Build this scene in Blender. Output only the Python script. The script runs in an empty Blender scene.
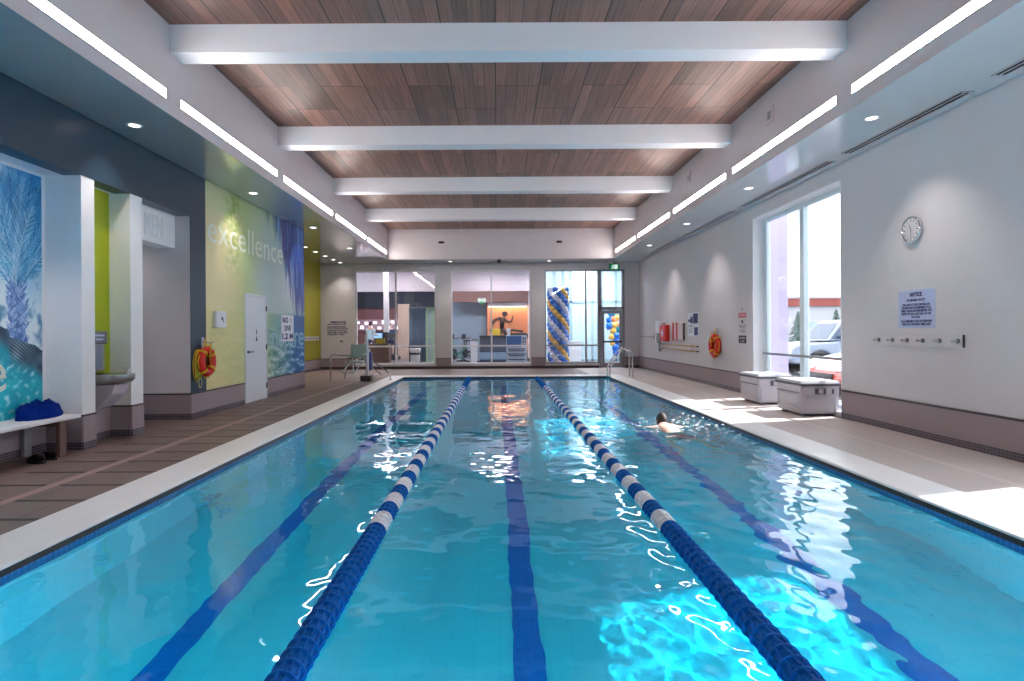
import bpy, bmesh, math, random
from mathutils import Vector, Matrix, noise
random.seed(7)
SC = bpy.context.scene
COL = SC.collection
PI = math.pi
def lin(c):
    def f(x):
        x = x / 255.0
        return x / 12.92 if x <= 0.04045 else ((x + 0.055) / 1.055) ** 2.4
    return (f(c[0]), f(c[1]), f(c[2]), 1.0)

# ------------------------------------------------------------------ materials
class NT:
    def __init__(s, m):
        m.use_nodes = True
        s.t = m.node_tree; s.t.nodes.clear()
    def n(s, ty, **kw):
        nd = s.t.nodes.new(ty)
        for k, v in kw.items():
            if k in nd.inputs: nd.inputs[k].default_value = v
            else: setattr(nd, k, v)
        return nd
    def l(s, a, b): s.t.links.new(a, b)
def mat(name, rgb, rough=0.5, metal=0.0, spec=0.5, bump=0.0, bscale=40, vary=0.0, vscale=3.0, coat=0.0, coat_rough=0.1, stretch=(1, 1, 1)):
    m = bpy.data.materials.new(name); N = NT(m)
    o = N.n('ShaderNodeOutputMaterial'); p = N.n('ShaderNodeBsdfPrincipled')
    c = lin(rgb)
    p.inputs['Base Color'].default_value = c
    p.inputs['Roughness'].default_value = rough; p.inputs['Metallic'].default_value = metal
    p.inputs['Specular IOR Level'].default_value = spec
    if coat: p.inputs['Coat Weight'].default_value = coat; p.inputs['Coat Roughness'].default_value = coat_rough
    N.l(p.outputs[0], o.inputs[0])
    tc = N.n('ShaderNodeTexCoord'); mp = N.n('ShaderNodeMapping'); mp.inputs['Scale'].default_value = stretch
    N.l(tc.outputs['Object'], mp.inputs[0])
    nz = N.n('ShaderNodeTexNoise', Scale=vscale, Detail=4.0); N.l(mp.outputs[0], nz.inputs['Vector'])
    v = vary if vary else 0.04
    mx = N.n('ShaderNodeMix', data_type='RGBA')
    mx.inputs[6].default_value = tuple(min(1, x * (1 - v)) for x in c[:3]) + (1,)
    mx.inputs[7].default_value = tuple(min(1, x * (1 + v)) for x in c[:3]) + (1,)
    N.l(nz.outputs[0], mx.inputs[0]); N.l(mx.outputs[2], p.inputs['Base Color'])
    if bump:
        n2 = N.n('ShaderNodeTexNoise', Scale=bscale, Detail=3.0); N.l(mp.outputs[0], n2.inputs['Vector'])
        b = N.n('ShaderNodeBump', Strength=bump, Distance=0.01)
        N.l(n2.outputs[0], b.inputs['Height']); N.l(b.outputs[0], p.inputs['Normal'])
    return m
def emit(name, rgb, s):
    m = bpy.data.materials.new(name); N = NT(m)
    o = N.n('ShaderNodeOutputMaterial'); e = N.n('ShaderNodeEmission')
    e.inputs[0].default_value = lin(rgb); e.inputs[1].default_value = s
    N.l(e.outputs[0], o.inputs[0]); return m
def vcol(name, rough=0.4, coat=0.0):
    m = bpy.data.materials.new(name); N = NT(m)
    o = N.n('ShaderNodeOutputMaterial'); p = N.n('ShaderNodeBsdfPrincipled', Roughness=rough)
    if coat: p.inputs['Coat Weight'].default_value = coat
    a = N.n('ShaderNodeAttribute', attribute_name='Col')
    N.l(a.outputs['Color'], p.inputs['Base Color']); N.l(p.outputs[0], o.inputs[0]); return m
def schlick(N, f0, normal=None):   # reflectance by viewing angle, the same from both sides of a thin sheet
    lw = N.n('ShaderNodeLayerWeight'); lw.inputs['Blend'].default_value = 0.5
    if normal is not None: N.l(normal, lw.inputs['Normal'])
    pw = N.n('ShaderNodeMath', operation='POWER'); N.l(lw.outputs['Facing'], pw.inputs[0]); pw.inputs[1].default_value = 5.0
    ma = N.n('ShaderNodeMath', operation='MULTIPLY_ADD'); N.l(pw.outputs[0], ma.inputs[0]); ma.inputs[1].default_value = 1-f0; ma.inputs[2].default_value = f0
    return ma
def glass(name, tint=(1, 1, 1), ior=1.5, rough=0.0, refl=1.0):
    m = bpy.data.materials.new(name); N = NT(m)
    o = N.n('ShaderNodeOutputMaterial'); t = N.n('ShaderNodeBsdfTransparent'); g = N.n('ShaderNodeBsdfGlossy', Roughness=rough)
    t.inputs[0].default_value = (*tint, 1); g.inputs[0].default_value = (refl, refl, refl, 1)
    f = schlick(N, 0.085); mx = N.n('ShaderNodeMixShader')
    N.l(f.outputs[0], mx.inputs[0]); N.l(t.outputs[0], mx.inputs[1]); N.l(g.outputs[0], mx.inputs[2]); N.l(mx.outputs[0], o.inputs[0])
    return m

# ------------------------------------------------------------------ mesh builder
class MB:
    def __init__(s): s.v = []; s.f = []; s.m = []; s.c = None
    def add(s, vs, fs, mi=0):
        b = len(s.v); s.v += [tuple(p) for p in vs]
        for f in fs: s.f.append([b + i for i in f]); s.m.append(mi)
        return s
    def box(s, x0, x1, y0, y1, z0, z1, mi=0):
        return s.add([(x0,y0,z0),(x1,y0,z0),(x1,y1,z0),(x0,y1,z0),(x0,y0,z1),(x1,y0,z1),(x1,y1,z1),(x0,y1,z1)],
              [(0,3,2,1),(4,5,6,7),(0,1,5,4),(1,2,6,5),(2,3,7,6),(3,0,4,7)], mi)
    def obox(s, c, u, v, w, mi=0):   # centre and three half-axis vectors
        c, u, v, w = Vector(c), Vector(u), Vector(v), Vector(w)
        P = [c + a*u + b*v + d*w for d in (-1,1) for a, b in ((-1,-1),(1,-1),(1,1),(-1,1))]
        return s.add(P, [(0,3,2,1),(4,5,6,7),(0,1,5,4),(1,2,6,5),(2,3,7,6),(3,0,4,7)], mi)
    def bbox(s, x0, x1, y0, y1, z0, z1, r, mi=0, n=2):   # rounded box
        bm = bmesh.new(); bmesh.ops.create_cube(bm, size=1)
        for p in bm.verts:
            p.co = Vector(((x0+x1)/2 + p.co.x*(x1-x0), (y0+y1)/2 + p.co.y*(y1-y0), (z0+z1)/2 + p.co.z*(z1-z0)))
        bmesh.ops.bevel(bm, geom=bm.edges[:], offset=r, segments=n, affect='EDGES', profile=0.5)
        bm.verts.index_update()
        s.add([p.co for p in bm.verts], [[q.index for q in f.verts] for f in bm.faces], mi); bm.free(); return s
    def tube(s, pts, r, seg=10, mi=0, close=False, cap=True):
        P = [Vector(p) for p in pts]; n = len(P); rr = r if isinstance(r, (list, tuple)) else [r]*n
        vs = []; prev = None
        for i in range(n):
            if close: d = P[(i+1) % n] - P[i-1]
            else: d = P[min(i+1, n-1)] - P[max(i-1, 0)]
            d.normalize()
            if prev is None:
                a = d.cross(Vector((0,0,1)));
                if a.length < 1e-3: a = d.cross(Vector((0,1,0)))
            else: a = prev - d * prev.dot(d)
            a.normalize(); prev = a; b = d.cross(a)
            for k in range(seg):
                t = 2*PI*k/seg; vs.append(P[i] + (a*math.cos(t) + b*math.sin(t))*rr[i])
        fs = []
        for i in range(n if close else n-1):
            j = (i+1) % n
            for k in range(seg): fs.append((i*seg+k, i*seg+(k+1)%seg, j*seg+(k+1)%seg, j*seg+k))
        if cap and not close: fs += [list(range(seg))[::-1], [(n-1)*seg+k for k in range(seg)]]
        return s.add(vs, fs, mi)
    def lathe(s, prof, c=(0,0,0), axis='z', seg=24, mi=0):   # prof: (r, h)
        vs = []
        for r, h in prof:
            for k in range(seg):
                t = 2*PI*k/seg; a, b = r*math.cos(t), r*math.sin(t)
                p = {'z': (a,b,h), 'x': (h,a,b), 'y': (b,h,a)}[axis]
                vs.append((p[0]+c[0], p[1]+c[1], p[2]+c[2]))
        n = len(prof); fs = []
        for i in range(n-1):
            for k in range(seg): fs.append((i*seg+k, i*seg+(k+1)%seg, (i+1)*seg+(k+1)%seg, (i+1)*seg+k))
        disc = len(prof) == 2 and abs(prof[0][0]-prof[1][0]) > 1e-6 and min(prof[0][0], prof[1][0]) < 1e-5
        if prof[0][0] > 1e-5 and not disc: fs.append(list(range(seg))[::-1])
        if prof[-1][0] > 1e-5 and not disc: fs.append([(n-1)*seg+k for k in range(seg)])
        return s.add(vs, fs, mi)
    def prism(s, poly, axis, a, b, mi=0):  # poly in the other two axes
        def p3(u, v, t): return {'x': (t,u,v), 'y': (u,t,v), 'z': (u,v,t)}[axis]
        n = len(poly); vs = [p3(u,v,a) for u,v in poly] + [p3(u,v,b) for u,v in poly]
        fs = [list(range(n))[::-1], [n+i for i in range(n)]] + [(i,(i+1)%n,n+(i+1)%n,n+i) for i in range(n)]
        return s.add(vs, fs, mi)
    def ball(s, c, r, mi=0, seg=12, rings=8):
        r = r if isinstance(r, (tuple, list)) else (r, r, r)
        vs = [(c[0], c[1], c[2]-r[2])]
        for i in range(1, rings):
            t = -PI/2 + PI*i/rings
            for k in range(seg):
                a = 2*PI*k/seg; vs.append((c[0]+r[0]*math.cos(t)*math.cos(a), c[1]+r[1]*math.cos(t)*math.sin(a), c[2]+r[2]*math.sin(t)))
        vs.append((c[0], c[1], c[2]+r[2])); fs = []
        for k in range(seg): fs.append((0, 1+(k+1)%seg, 1+k))
        for i in range(rings-2):
            for k in range(seg): fs.append((1+i*seg+k, 1+i*seg+(k+1)%seg, 1+(i+1)*seg+(k+1)%seg, 1+(i+1)*seg+k))
        L = len(vs)-1; b = 1+(rings-2)*seg
        for k in range(seg): fs.append((b+k, b+(k+1)%seg, L))
        return s.add(vs, fs, mi)
    def torus(s, c, R, r, axis='x', seg=40, sub=12, mi=0, a0=0, a1=2*PI):
        pts = []; full = abs(a1-a0) > 6.28
        for i in range(seg if full else seg+1):
            t = a0 + (a1-a0)*i/seg; a, b = R*math.cos(t), R*math.sin(t)
            p = {'x': (0,a,b), 'y': (a,0,b), 'z': (a,b,0)}[axis]; pts.append((c[0]+p[0], c[1]+p[1], c[2]+p[2]))
        return s.tube(pts, r, sub, mi, close=full)
    def xf(s, M, start=0):
        for i in range(start, len(s.v)): s.v[i] = tuple(M @ Vector(s.v[i]))
        return s
    def build(s, name, mats, parent=None, smooth=False, bevel=0.0, auto=None):
        me = bpy.data.meshes.new(name); me.from_pydata(s.v, [], s.f)
        mats = mats if isinstance(mats, (list, tuple)) else [mats]
        for m in mats: me.materials.append(m)
        me.polygons.foreach_set('material_index', s.m)
        bm = bmesh.new(); bm.from_mesh(me); bmesh.ops.recalc_face_normals(bm, faces=bm.faces); bm.to_mesh(me); bm.free()
        if smooth: me.polygons.foreach_set('use_smooth', [True]*len(me.polygons))
        if s.c:
            at = me.color_attributes.new('Col', 'FLOAT_COLOR', 'POINT')
            for i, c in enumerate(s.c): at.data[i].color = c
        me.update()
        o = bpy.data.objects.new(name, me); COL.objects.link(o)
        if parent: o.parent = parent
        if smooth and auto is not None:
            try: me.set_sharp_from_angle(angle=math.radians(auto))
            except Exception: pass
        if bevel:
            b = o.modifiers.new('bevel', 'BEVEL'); b.width = bevel; b.segments = 2; b.limit_method = 'ANGLE'
        return o
def thing(name, label, cat, loc=(0,0,0), rz=0, group=None):
    o = bpy.data.objects.new(name, None); o.empty_display_size = 0.1; COL.objects.link(o)
    o.location = loc; o.rotation_euler = (0,0,rz); o['label'] = label; o['category'] = cat
    if group: o['group'] = group
    return o
def tag(o, label, cat, group=None, kind=None):
    o['label'] = label; o['category'] = cat
    if group: o['group'] = group
    if kind: o['kind'] = kind
    return o
def rebase(o, p):
    p = Vector(p); o.data.transform(Matrix.Translation(-p)); o.location = p; return o
def solo(name, mb, mats, label, cat, group=None, kind=None, **kw):   # one-mesh thing with its origin at the base
    o = mb.build(name, mats, None, **kw)
    xs = [Vector(v) for v in mb.v]
    p = Vector(((min(v.x for v in xs)+max(v.x for v in xs))/2, (min(v.y for v in xs)+max(v.y for v in xs))/2, min(v.z for v in xs)))
    rebase(o, p); return tag(o, label, cat, group, kind)
def struct(name, mb, mats, parent=None, **kw):
    o = mb.build(name, mats, parent, **kw)
    if parent is None: o['kind'] = 'structure'
    return o
def sroot(name, loc=(0,0,0)):
    o = bpy.data.objects.new(name, None); COL.objects.link(o); o.location = loc; o['kind'] = 'structure'; return o
def copy_tree(o, parent=None):
    c = o.copy(); COL.objects.link(c)
    if parent: c.parent = parent
    for ch in list(o.children): copy_tree(ch, c)
    return c
def text_geo(mb, s, M, h=None, w=None, mi=0, depth=0.0, align='LEFT', bold=0.0):
    """letters as flat faces, local x right and y up; scaled to width w and/or cap height h, then placed with M"""
    cu = bpy.data.curves.new('t', 'FONT'); cu.body = s; cu.size = 1; cu.resolution_u = 3; cu.extrude = depth; cu.offset = bold
    ob = bpy.data.objects.new('t', cu); COL.objects.link(ob)
    dg = bpy.context.evaluated_depsgraph_get(); me = bpy.data.meshes.new_from_object(ob.evaluated_get(dg))
    vs = [v.co.copy() for v in me.vertices]; fs = [list(p.vertices) for p in me.polygons]
    bpy.data.objects.remove(ob); bpy.data.curves.remove(cu); bpy.data.meshes.remove(me)
    if not vs: return mb
    x0, x1 = min(v.x for v in vs), max(v.x for v in vs); y0, y1 = min(v.y for v in vs), max(v.y for v in vs)
    sx = w/(x1-x0) if w else None; sy = h/(y1-y0) if h else None
    if sx is None: sx = sy
    if sy is None: sy = sx
    ox = {'LEFT': x0, 'CENTER': (x0+x1)/2, 'RIGHT': x1}[align]
    b = len(mb.v)
    mb.add([((v.x-ox)*sx, v.y*sy if h is None else (v.y-min(y0,0))*sy, v.z) for v in vs], fs, mi)
    mb.xf(M, b); return mb
def wallmat(side, p):   # text frames: x to the right as read, y up, z out of the wall
    x, y, z = p
    if side == 'L': R = Matrix(((0,0,1),(1,0,0),(0,1,0)))      # left wall, read towards +Y
    elif side == 'R': R = Matrix(((0,0,-1),(-1,0,0),(0,1,0)))  # right wall, read towards -Y
    else: R = Matrix(((1,0,0),(0,0,-1),(0,1,0)))               # far wall
    return Matrix.Translation(p) @ R.to_4x4()
# ------------------------------------------------------------------ the place: a lap pool hall
XL, XR, YF = -4.98, 5.45, 22.4       # mural wall, window wall, far wall
XBL, XBR, YB = -3.93, 4.25, 21.1     # faces of the raised ceiling's bulkheads
ZS, ZC = 4.03, 5.12                  # soffit and raised ceiling
PX0, PX1, PY0, PY1 = -2.95, 3.46, 0.9, 18.4   # pool edge
ZW = -0.07                           # water level
ZB = -1.05                           # pool floor
YN = -4.0                            # near wall behind the camera

# camera: VP at pixel (497, 332.5), focal length 585 px, slight roll
cd = bpy.data.cameras.new('camera'); cam = bpy.data.objects.new('camera', cd); COL.objects.link(cam); SC.camera = cam
cd.sensor_width = 36; cd.lens = 585*36/1024; cd.shift_x = 15/1024; cd.shift_y = -8/1024; cd.clip_start = 0.05; cd.clip_end = 500
ra = 0.006; c_, s_ = math.cos(ra), math.sin(ra)
cam.matrix_world = Matrix(((c_, s_, 0, 0), (0, 0, -1, 0), (-s_, c_, 0, 1.38), (0, 0, 0, 1)))

# ---------------------------------------------------------------- materials
M = {}
M['wall'] = mat('wall_paint', (206,204,209), 0.55, bump=0.03, bscale=120)
M['bulk'] = mat('bulkhead_paint', (206,199,205), 0.35)
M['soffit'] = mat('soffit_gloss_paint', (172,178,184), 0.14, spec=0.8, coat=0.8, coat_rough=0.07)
M['beam'] = mat('beam_paint', (230,229,236), 0.4)
M['slate'] = mat('slate_paint', (34,60,80), 0.35)
M['white'] = mat('white_paint', (236,238,244), 0.45)
M['lime'] = mat('lime_paint', (158,172,10), 0.4)
M['olive'] = mat('olive_lime_paint', (150,146,20), 0.45)
M['wains'] = mat('taupe_wall_panel', (150,138,144), 0.5)
M['darktrim'] = mat('dark_trim', (62,54,60), 0.4)
M['steel'] = mat('brushed_steel', (190,192,196), 0.28, 1.0)
M['chrome'] = mat('polished_chrome', (215,218,222), 0.12, 1.0)
M['black'] = mat('black_rubber', (22,22,24), 0.5)
M['alu'] = mat('window_aluminium', (206,222,228), 0.35, 0.2)
M['grey'] = mat('grey_frame', (150,152,158), 0.4, 0.3)
M['coping'] = mat('white_coping_stone', (240,243,246), 0.35, bump=0.05, bscale=60, vary=0.05)
M['gap'] = mat('dark_void', (16,16,18), 0.8)
M['letter2'] = mat('mural_pale_blue_lettering', (150,194,212), 0.45)
M['hook'] = mat('hook_metal', (112,114,120), 0.4, 0.6)
M['lettering'] = mat('mural_white_lettering', (230,236,226), 0.45)
M['blueprint'] = mat('blue_ink', (14,18,96), 0.5)
M['purpleink'] = mat('purple_ink', (44,30,110), 0.5)
M['signwhite'] = mat('sign_white', (226,230,240), 0.4)
M['signblue'] = mat('sign_pale_blue', (182,196,230), 0.4)
M['red'] = mat('safety_red', (206,32,22), 0.4)
M['rope'] = mat('yellow_rope', (222,184,40), 0.7, bump=0.5, bscale=200)
M['green_rope'] = mat('green_rope', (150,170,60), 0.7)
M['strip'] = emit('strip_light', (255,246,240), 15.0)
M['lamp'] = emit('downlight_lens', (255,246,236), 3.0)
M['glass'] = glass('clear_glass', (0.96,0.985,0.98), 1.5)
M['innerglass'] = glass('screen_glass', (0.93,0.96,0.96), 1.55)

def tile_mat(name, a, b, grout, s=(0.05,0.05), rough=0.3, gw=0.06, axes='YZ'):
    m = bpy.data.materials.new(name); N = NT(m)
    o = N.n('ShaderNodeOutputMaterial'); p = N.n('ShaderNodeBsdfPrincipled', Roughness=rough); N.l(p.outputs[0], o.inputs[0])
    tc = N.n('ShaderNodeTexCoord'); sp = N.n('ShaderNodeSeparateXYZ'); N.l(tc.outputs['Object'], sp.inputs[0])
    add = N.n('ShaderNodeMath', operation='ADD'); N.l(sp.outputs['X'], add.inputs[0]); N.l(sp.outputs['Y'], add.inputs[1])
    cb = N.n('ShaderNodeCombineXYZ')
    if axes == 'YZ': N.l(add.outputs[0], cb.inputs[0]); N.l(sp.outputs['Z'], cb.inputs[1])
    else: N.l(sp.outputs['X'], cb.inputs[0]); N.l(sp.outputs['Y'], cb.inputs[1])
    br = N.n('ShaderNodeTexBrick', offset=0.0, Scale=1.0); br.inputs['Brick Width'].default_value = s[0]; br.inputs['Row Height'].default_value = s[1]
    br.inputs['Mortar Size'].default_value = s[0]*gw; br.inputs['Mortar Smooth'].default_value = 0.3
    br.inputs['Color1'].default_value = lin(a); br.inputs['Color2'].default_value = lin(b); br.inputs['Mortar'].default_value = lin(grout)
    N.l(cb.outputs[0], br.inputs['Vector']); N.l(br.outputs['Color'], p.inputs['Base Color'])
    return m
M['mosaic'] = tile_mat('dark_dot_mosaic', (56,50,60), (74,66,76), (128,122,134), (0.032,0.032), gw=0.12)
M['pooltile'] = tile_mat('pool_floor_tile', (222,244,252), (216,241,251), (206,236,248), (0.15,0.15), gw=0.03, axes='XY')
M['wltile'] = tile_mat('waterline_mosaic', (20,110,180), (10,90,165), (60,140,190), (0.05,0.05), gw=0.1)
M['lanetile'] = tile_mat('lane_marker_tile', (24,132,222), (18,122,212), (34,138,226), (0.05,0.05), gw=0.06, axes='XY')
M['tiledark'] = tile_mat('dark_edge_tile', (44,38,36), (54,46,44), (70,62,60), (0.15,0.06), gw=0.04)

def deck_mat():
    m = bpy.data.materials.new('deck_tile'); N = NT(m)
    o = N.n('ShaderNodeOutputMaterial'); p = N.n('ShaderNodeBsdfPrincipled', Roughness=0.5); N.l(p.outputs[0], o.inputs[0])
    tc = N.n('ShaderNodeTexCoord'); sp = N.n('ShaderNodeSeparateXYZ'); N.l(tc.outputs['Object'], sp.inputs[0])
    def mth(op, a, b=None, c=None):
        n = N.n('ShaderNodeMath', operation=op)
        for i, v in enumerate((a, b, c)):
            if v is None: continue
            if isinstance(v, (int, float)): n.inputs[i].default_value = v
            else: N.l(v, n.inputs[i])
        return n.outputs[0]
    X, Y = sp.outputs['X'], sp.outputs['Y']
    br = N.n('ShaderNodeTexBrick', offset=0.5, Scale=1.0)
    br.inputs['Brick Width'].default_value = 0.6; br.inputs['Row Height'].default_value = 0.5; br.inputs['Mortar Size'].default_value = 0.006
    br.inputs['Color1'].default_value = lin((132,116,112)); br.inputs['Color2'].default_value = lin((146,130,125)); br.inputs['Mortar'].default_value = lin((100,84,84))
    mp = N.n('ShaderNodeMapping'); mp.inputs['Location'].default_value = (0.03, 0.11, 0)
    N.l(tc.outputs['Object'], mp.inputs[0]); N.l(mp.outputs[0], br.inputs['Vector'])
    nz = N.n('ShaderNodeTexNoise', Scale=2.2, Detail=6.0); N.l(tc.outputs['Object'], nz.inputs['Vector'])
    mul = N.n('ShaderNodeMix', data_type='RGBA', blend_type='MULTIPLY'); mul.inputs[0].default_value = 0.5
    cr = N.n('ShaderNodeValToRGB'); cr.color_ramp.elements[0].position = 0.3; cr.color_ramp.elements[0].color = (0.55,0.55,0.55,1); cr.color_ramp.elements[1].position = 0.7
    N.l(nz.outputs[0], cr.inputs[0]); N.l(br.outputs['Color'], mul.inputs[6]); N.l(cr.outputs[0], mul.inputs[7])
    # dark slots across the left deck every half metre
    fr = mth('FRACT', mth('ADD', mth('MULTIPLY', Y, 2.0), 0.74))
    slot = mth('MULTIPLY', mth('LESS_THAN', mth('ABSOLUTE', mth('SUBTRACT', fr, 0.5)), 0.055),
               mth('MULTIPLY', mth('LESS_THAN', X, -3.4), mth('GREATER_THAN', X, -4.74)))
    slot = mth('MULTIPLY', slot, mth('GREATER_THAN', mth('ABSOLUTE', mth('ADD', X, 4.09)), 0.06))
    m2 = N.n('ShaderNodeMix', data_type='RGBA'); N.l(slot, m2.inputs[0]); N.l(mul.outputs[2], m2.inputs[6]); m2.inputs[7].default_value = lin((30,22,24))
    band = mth('MAXIMUM', mth('LESS_THAN', mth('ABSOLUTE', mth('ADD', X, 4.09)), 0.05), mth('LESS_THAN', mth('ABSOLUTE', mth('SUBTRACT', X, 4.62)), 0.04))
    m3 = N.n('ShaderNodeMix', data_type='RGBA'); N.l(band, m3.inputs[0]); N.l(m2.outputs[2], m3.inputs[6]); m3.inputs[7].default_value = lin((178,152,146))
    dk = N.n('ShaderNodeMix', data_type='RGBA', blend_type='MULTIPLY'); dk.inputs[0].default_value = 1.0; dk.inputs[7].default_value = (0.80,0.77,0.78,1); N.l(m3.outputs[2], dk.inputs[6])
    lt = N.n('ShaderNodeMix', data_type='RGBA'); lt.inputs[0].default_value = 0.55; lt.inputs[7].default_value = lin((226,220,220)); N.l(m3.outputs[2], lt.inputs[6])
    pick = N.n('ShaderNodeMix', data_type='RGBA'); N.l(mth('GREATER_THAN', X, 3.0), pick.inputs[0]); N.l(dk.outputs[2], pick.inputs[6]); N.l(lt.outputs[2], pick.inputs[7])   # window daylight painted into the colour: right deck paler, the rest darker
    N.l(pick.outputs[2], p.inputs['Base Color'])
    b = N.n('ShaderNodeBump', Strength=0.15, Distance=0.004); N.l(nz.outputs[0], b.inputs['Height']); N.l(b.outputs[0], p.inputs['Normal'])
    return m
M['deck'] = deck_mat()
def wood_mat():
    m = bpy.data.materials.new('ceiling_wood_planks'); N = NT(m)
    o = N.n('ShaderNodeOutputMaterial'); p = N.n('ShaderNodeBsdfPrincipled', Roughness=0.42); N.l(p.outputs[0], o.inputs[0])
    tc = N.n('ShaderNodeTexCoord'); sp = N.n('ShaderNodeSeparateXYZ'); N.l(tc.outputs['Object'], sp.inputs[0])
    cb = N.n('ShaderNodeCombineXYZ'); N.l(sp.outputs['Y'], cb.inputs[0]); N.l(sp.outputs['X'], cb.inputs[1])
    def brick(w, h, mort, a, b, g, off):
        br = N.n('ShaderNodeTexBrick', offset=off, Scale=1.0); br.inputs['Brick Width'].default_value = w; br.inputs['Row Height'].default_value = h
        br.inputs['Mortar Size'].default_value = mort; br.inputs['Mortar Smooth'].default_value = 0.1
        br.inputs['Color1'].default_value = lin(a); br.inputs['Color2'].default_value = lin(b); br.inputs['Mortar'].default_value = lin(g)
        N.l(cb.outputs[0], br.inputs['Vector']); return br
    b1 = brick(2.44, 0.165, 0.0035, (176,128,114), (130,98,90), (70,52,48), 0.37)
    b2 = brick(2.44, 0.66, 0.008, (255,255,255), (205,205,205), (34,24,22), 0.37)
    mul = N.n('ShaderNodeMix', data_type='RGBA', blend_type='MULTIPLY'); mul.inputs[0].default_value = 1.0
    N.l(b1.outputs['Color'], mul.inputs[6]); N.l(b2.outputs['Color'], mul.inputs[7])
    mp = N.n('ShaderNodeMapping'); mp.inputs['Scale'].default_value = (28, 1.2, 1); N.l(tc.outputs['Object'], mp.inputs[0])
    nz = N.n('ShaderNodeTexNoise', Scale=1.0, Detail=6.0); N.l(mp.outputs[0], nz.inputs['Vector'])
    cr = N.n('ShaderNodeValToRGB'); cr.color_ramp.elements[0].position = 0.3; cr.color_ramp.elements[0].color = (0.62,0.6,0.58,1); cr.color_ramp.elements[1].position = 0.72; cr.color_ramp.elements[1].color = (1.1,1.08,1.06,1)
    N.l(nz.outputs[0], cr.inputs[0])
    m2 = N.n('ShaderNodeMix', data_type='RGBA', blend_type='MULTIPLY'); m2.inputs[0].default_value = 1.0
    N.l(mul.outputs[2], m2.inputs[6]); N.l(cr.outputs[0], m2.inputs[7]); N.l(m2.outputs[2], p.inputs['Base Color'])
    return m
M['wood'] = wood_mat()
def water_mat():
    m = bpy.data.materials.new('pool_water'); N = NT(m)
    o = N.n('ShaderNodeOutputMaterial'); t = N.n('ShaderNodeBsdfRefraction', IOR=1.33, Roughness=0.0); g = N.n('ShaderNodeBsdfGlossy', Roughness=0.01)
    t.inputs[0].default_value = (0.085, 0.84, 1.0, 1); g.inputs[0].default_value = (0.95,0.97,1,1)
    f = schlick(N, 0.02); mx = N.n('ShaderNodeMixShader')
    N.l(f.outputs[0], mx.inputs[0]); N.l(t.outputs[0], mx.inputs[1]); N.l(g.outputs[0], mx.inputs[2])
    N.l(mx.outputs[0], o.inputs[0]); return m
def pane_mat():
    m = bpy.data.materials.new('window_pane_glass'); N = NT(m)
    o = N.n('ShaderNodeOutputMaterial'); t = N.n('ShaderNodeBsdfRefraction', IOR=1.45, Roughness=0.0); g = N.n('ShaderNodeBsdfGlossy', Roughness=0.0)
    f = schlick(N, 0.04); mx = N.n('ShaderNodeMixShader')
    N.l(f.outputs[0], mx.inputs[0]); N.l(t.outputs[0], mx.inputs[1]); N.l(g.outputs[0], mx.inputs[2]); N.l(mx.outputs[0], o.inputs[0]); return m
M['slab'] = pane_mat()
M['water'] = water_mat()

# ---------------------------------------------------------------- shell
f = MB()
f.box(-7.4, PX0-0.1, YN-0.2, YF+0.2, -0.9, 0); f.box(PX1+0.1, XR+0.3, YN-0.2, YF+0.2, -0.9, 0)
f.box(PX0-0.1, PX1+0.1, PY1+0.1, YF+0.2, -0.9, 0); f.box(PX0-0.1, PX1+0.1, YN-0.2, PY0-0.1, -0.9, 0)
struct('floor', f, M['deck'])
# coping: a rounded stone curb all round the pool
cp = MB()
cw = 0.48
def coping_ring():
    prof = [(0.0,-0.014),(0.0,-0.008),(0.006,0.004),(0.016,0.01),(0.03,0.012),(cw-0.02,0.012),(cw,0.004),(cw,-0.035)]
    rings = []
    for d, z in prof:
        rings.append([(PX0-d,PY0-d,z),(PX1+d,PY0-d,z),(PX1+d,PY1+d,z),(PX0-d,PY1+d,z)])
    vs = [p for r in rings for p in r]; fs = []
    for i in range(len(rings)-1):
        for k in range(4): fs.append((i*4+k, i*4+(k+1)%4, (i+1)*4+(k+1)%4, (i+1)*4+k))
    cp.add(vs, fs)
coping_ring(); struct('trim_1', cp, M['coping'], smooth=True, auto=60)
ba = MB()
t = 0.1; e0, e1 = 0.012, 0
def basin_walls(z0, z1, mi, inset=0.0):
    a, b, c, d = PX0-0.005+inset, PX1+0.005-inset, PY0-0.005+inset, PY1+0.005-inset
    for q in ([(a,c),(a,d)], [(a,d),(b,d)], [(b,d),(b,c)], [(b,c),(a,c)]):
        (x0,y0),(x1,y1) = q; ba.add([(x0,y0,z0),(x1,y1,z0),(x1,y1,z1),(x0,y0,z1)], [(0,1,2,3)], mi)
basin_walls(-0.058, 0.0, 1); basin_walls(-0.2, -0.058, 2); basin_walls(ZB, -0.2, 0)
ba.add([(PX0-.01,PY0-.01,ZB),(PX1+.01,PY0-.01,ZB),(PX1+.01,PY1+.01,ZB),(PX0-.01,PY1+.01,ZB)], [(0,1,2,3)], 0)
for cx in (-1.93, 0.18, 2.36):
    ba.box(cx-0.09, cx+0.09, PY0+1.2, PY1-1.4, ZB, ZB+0.004, 3); ba.box(cx-0.4, cx+0.4, PY1-1.65, PY1-1.4, ZB, ZB+0.004, 3)
struct('floor_pool_basin', ba, [M['pooltile'], M['tiledark'], M['wltile'], M['lanetile']])
wa = MB(); nx, ny = 256, 700; vs = []; fs = []
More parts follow.
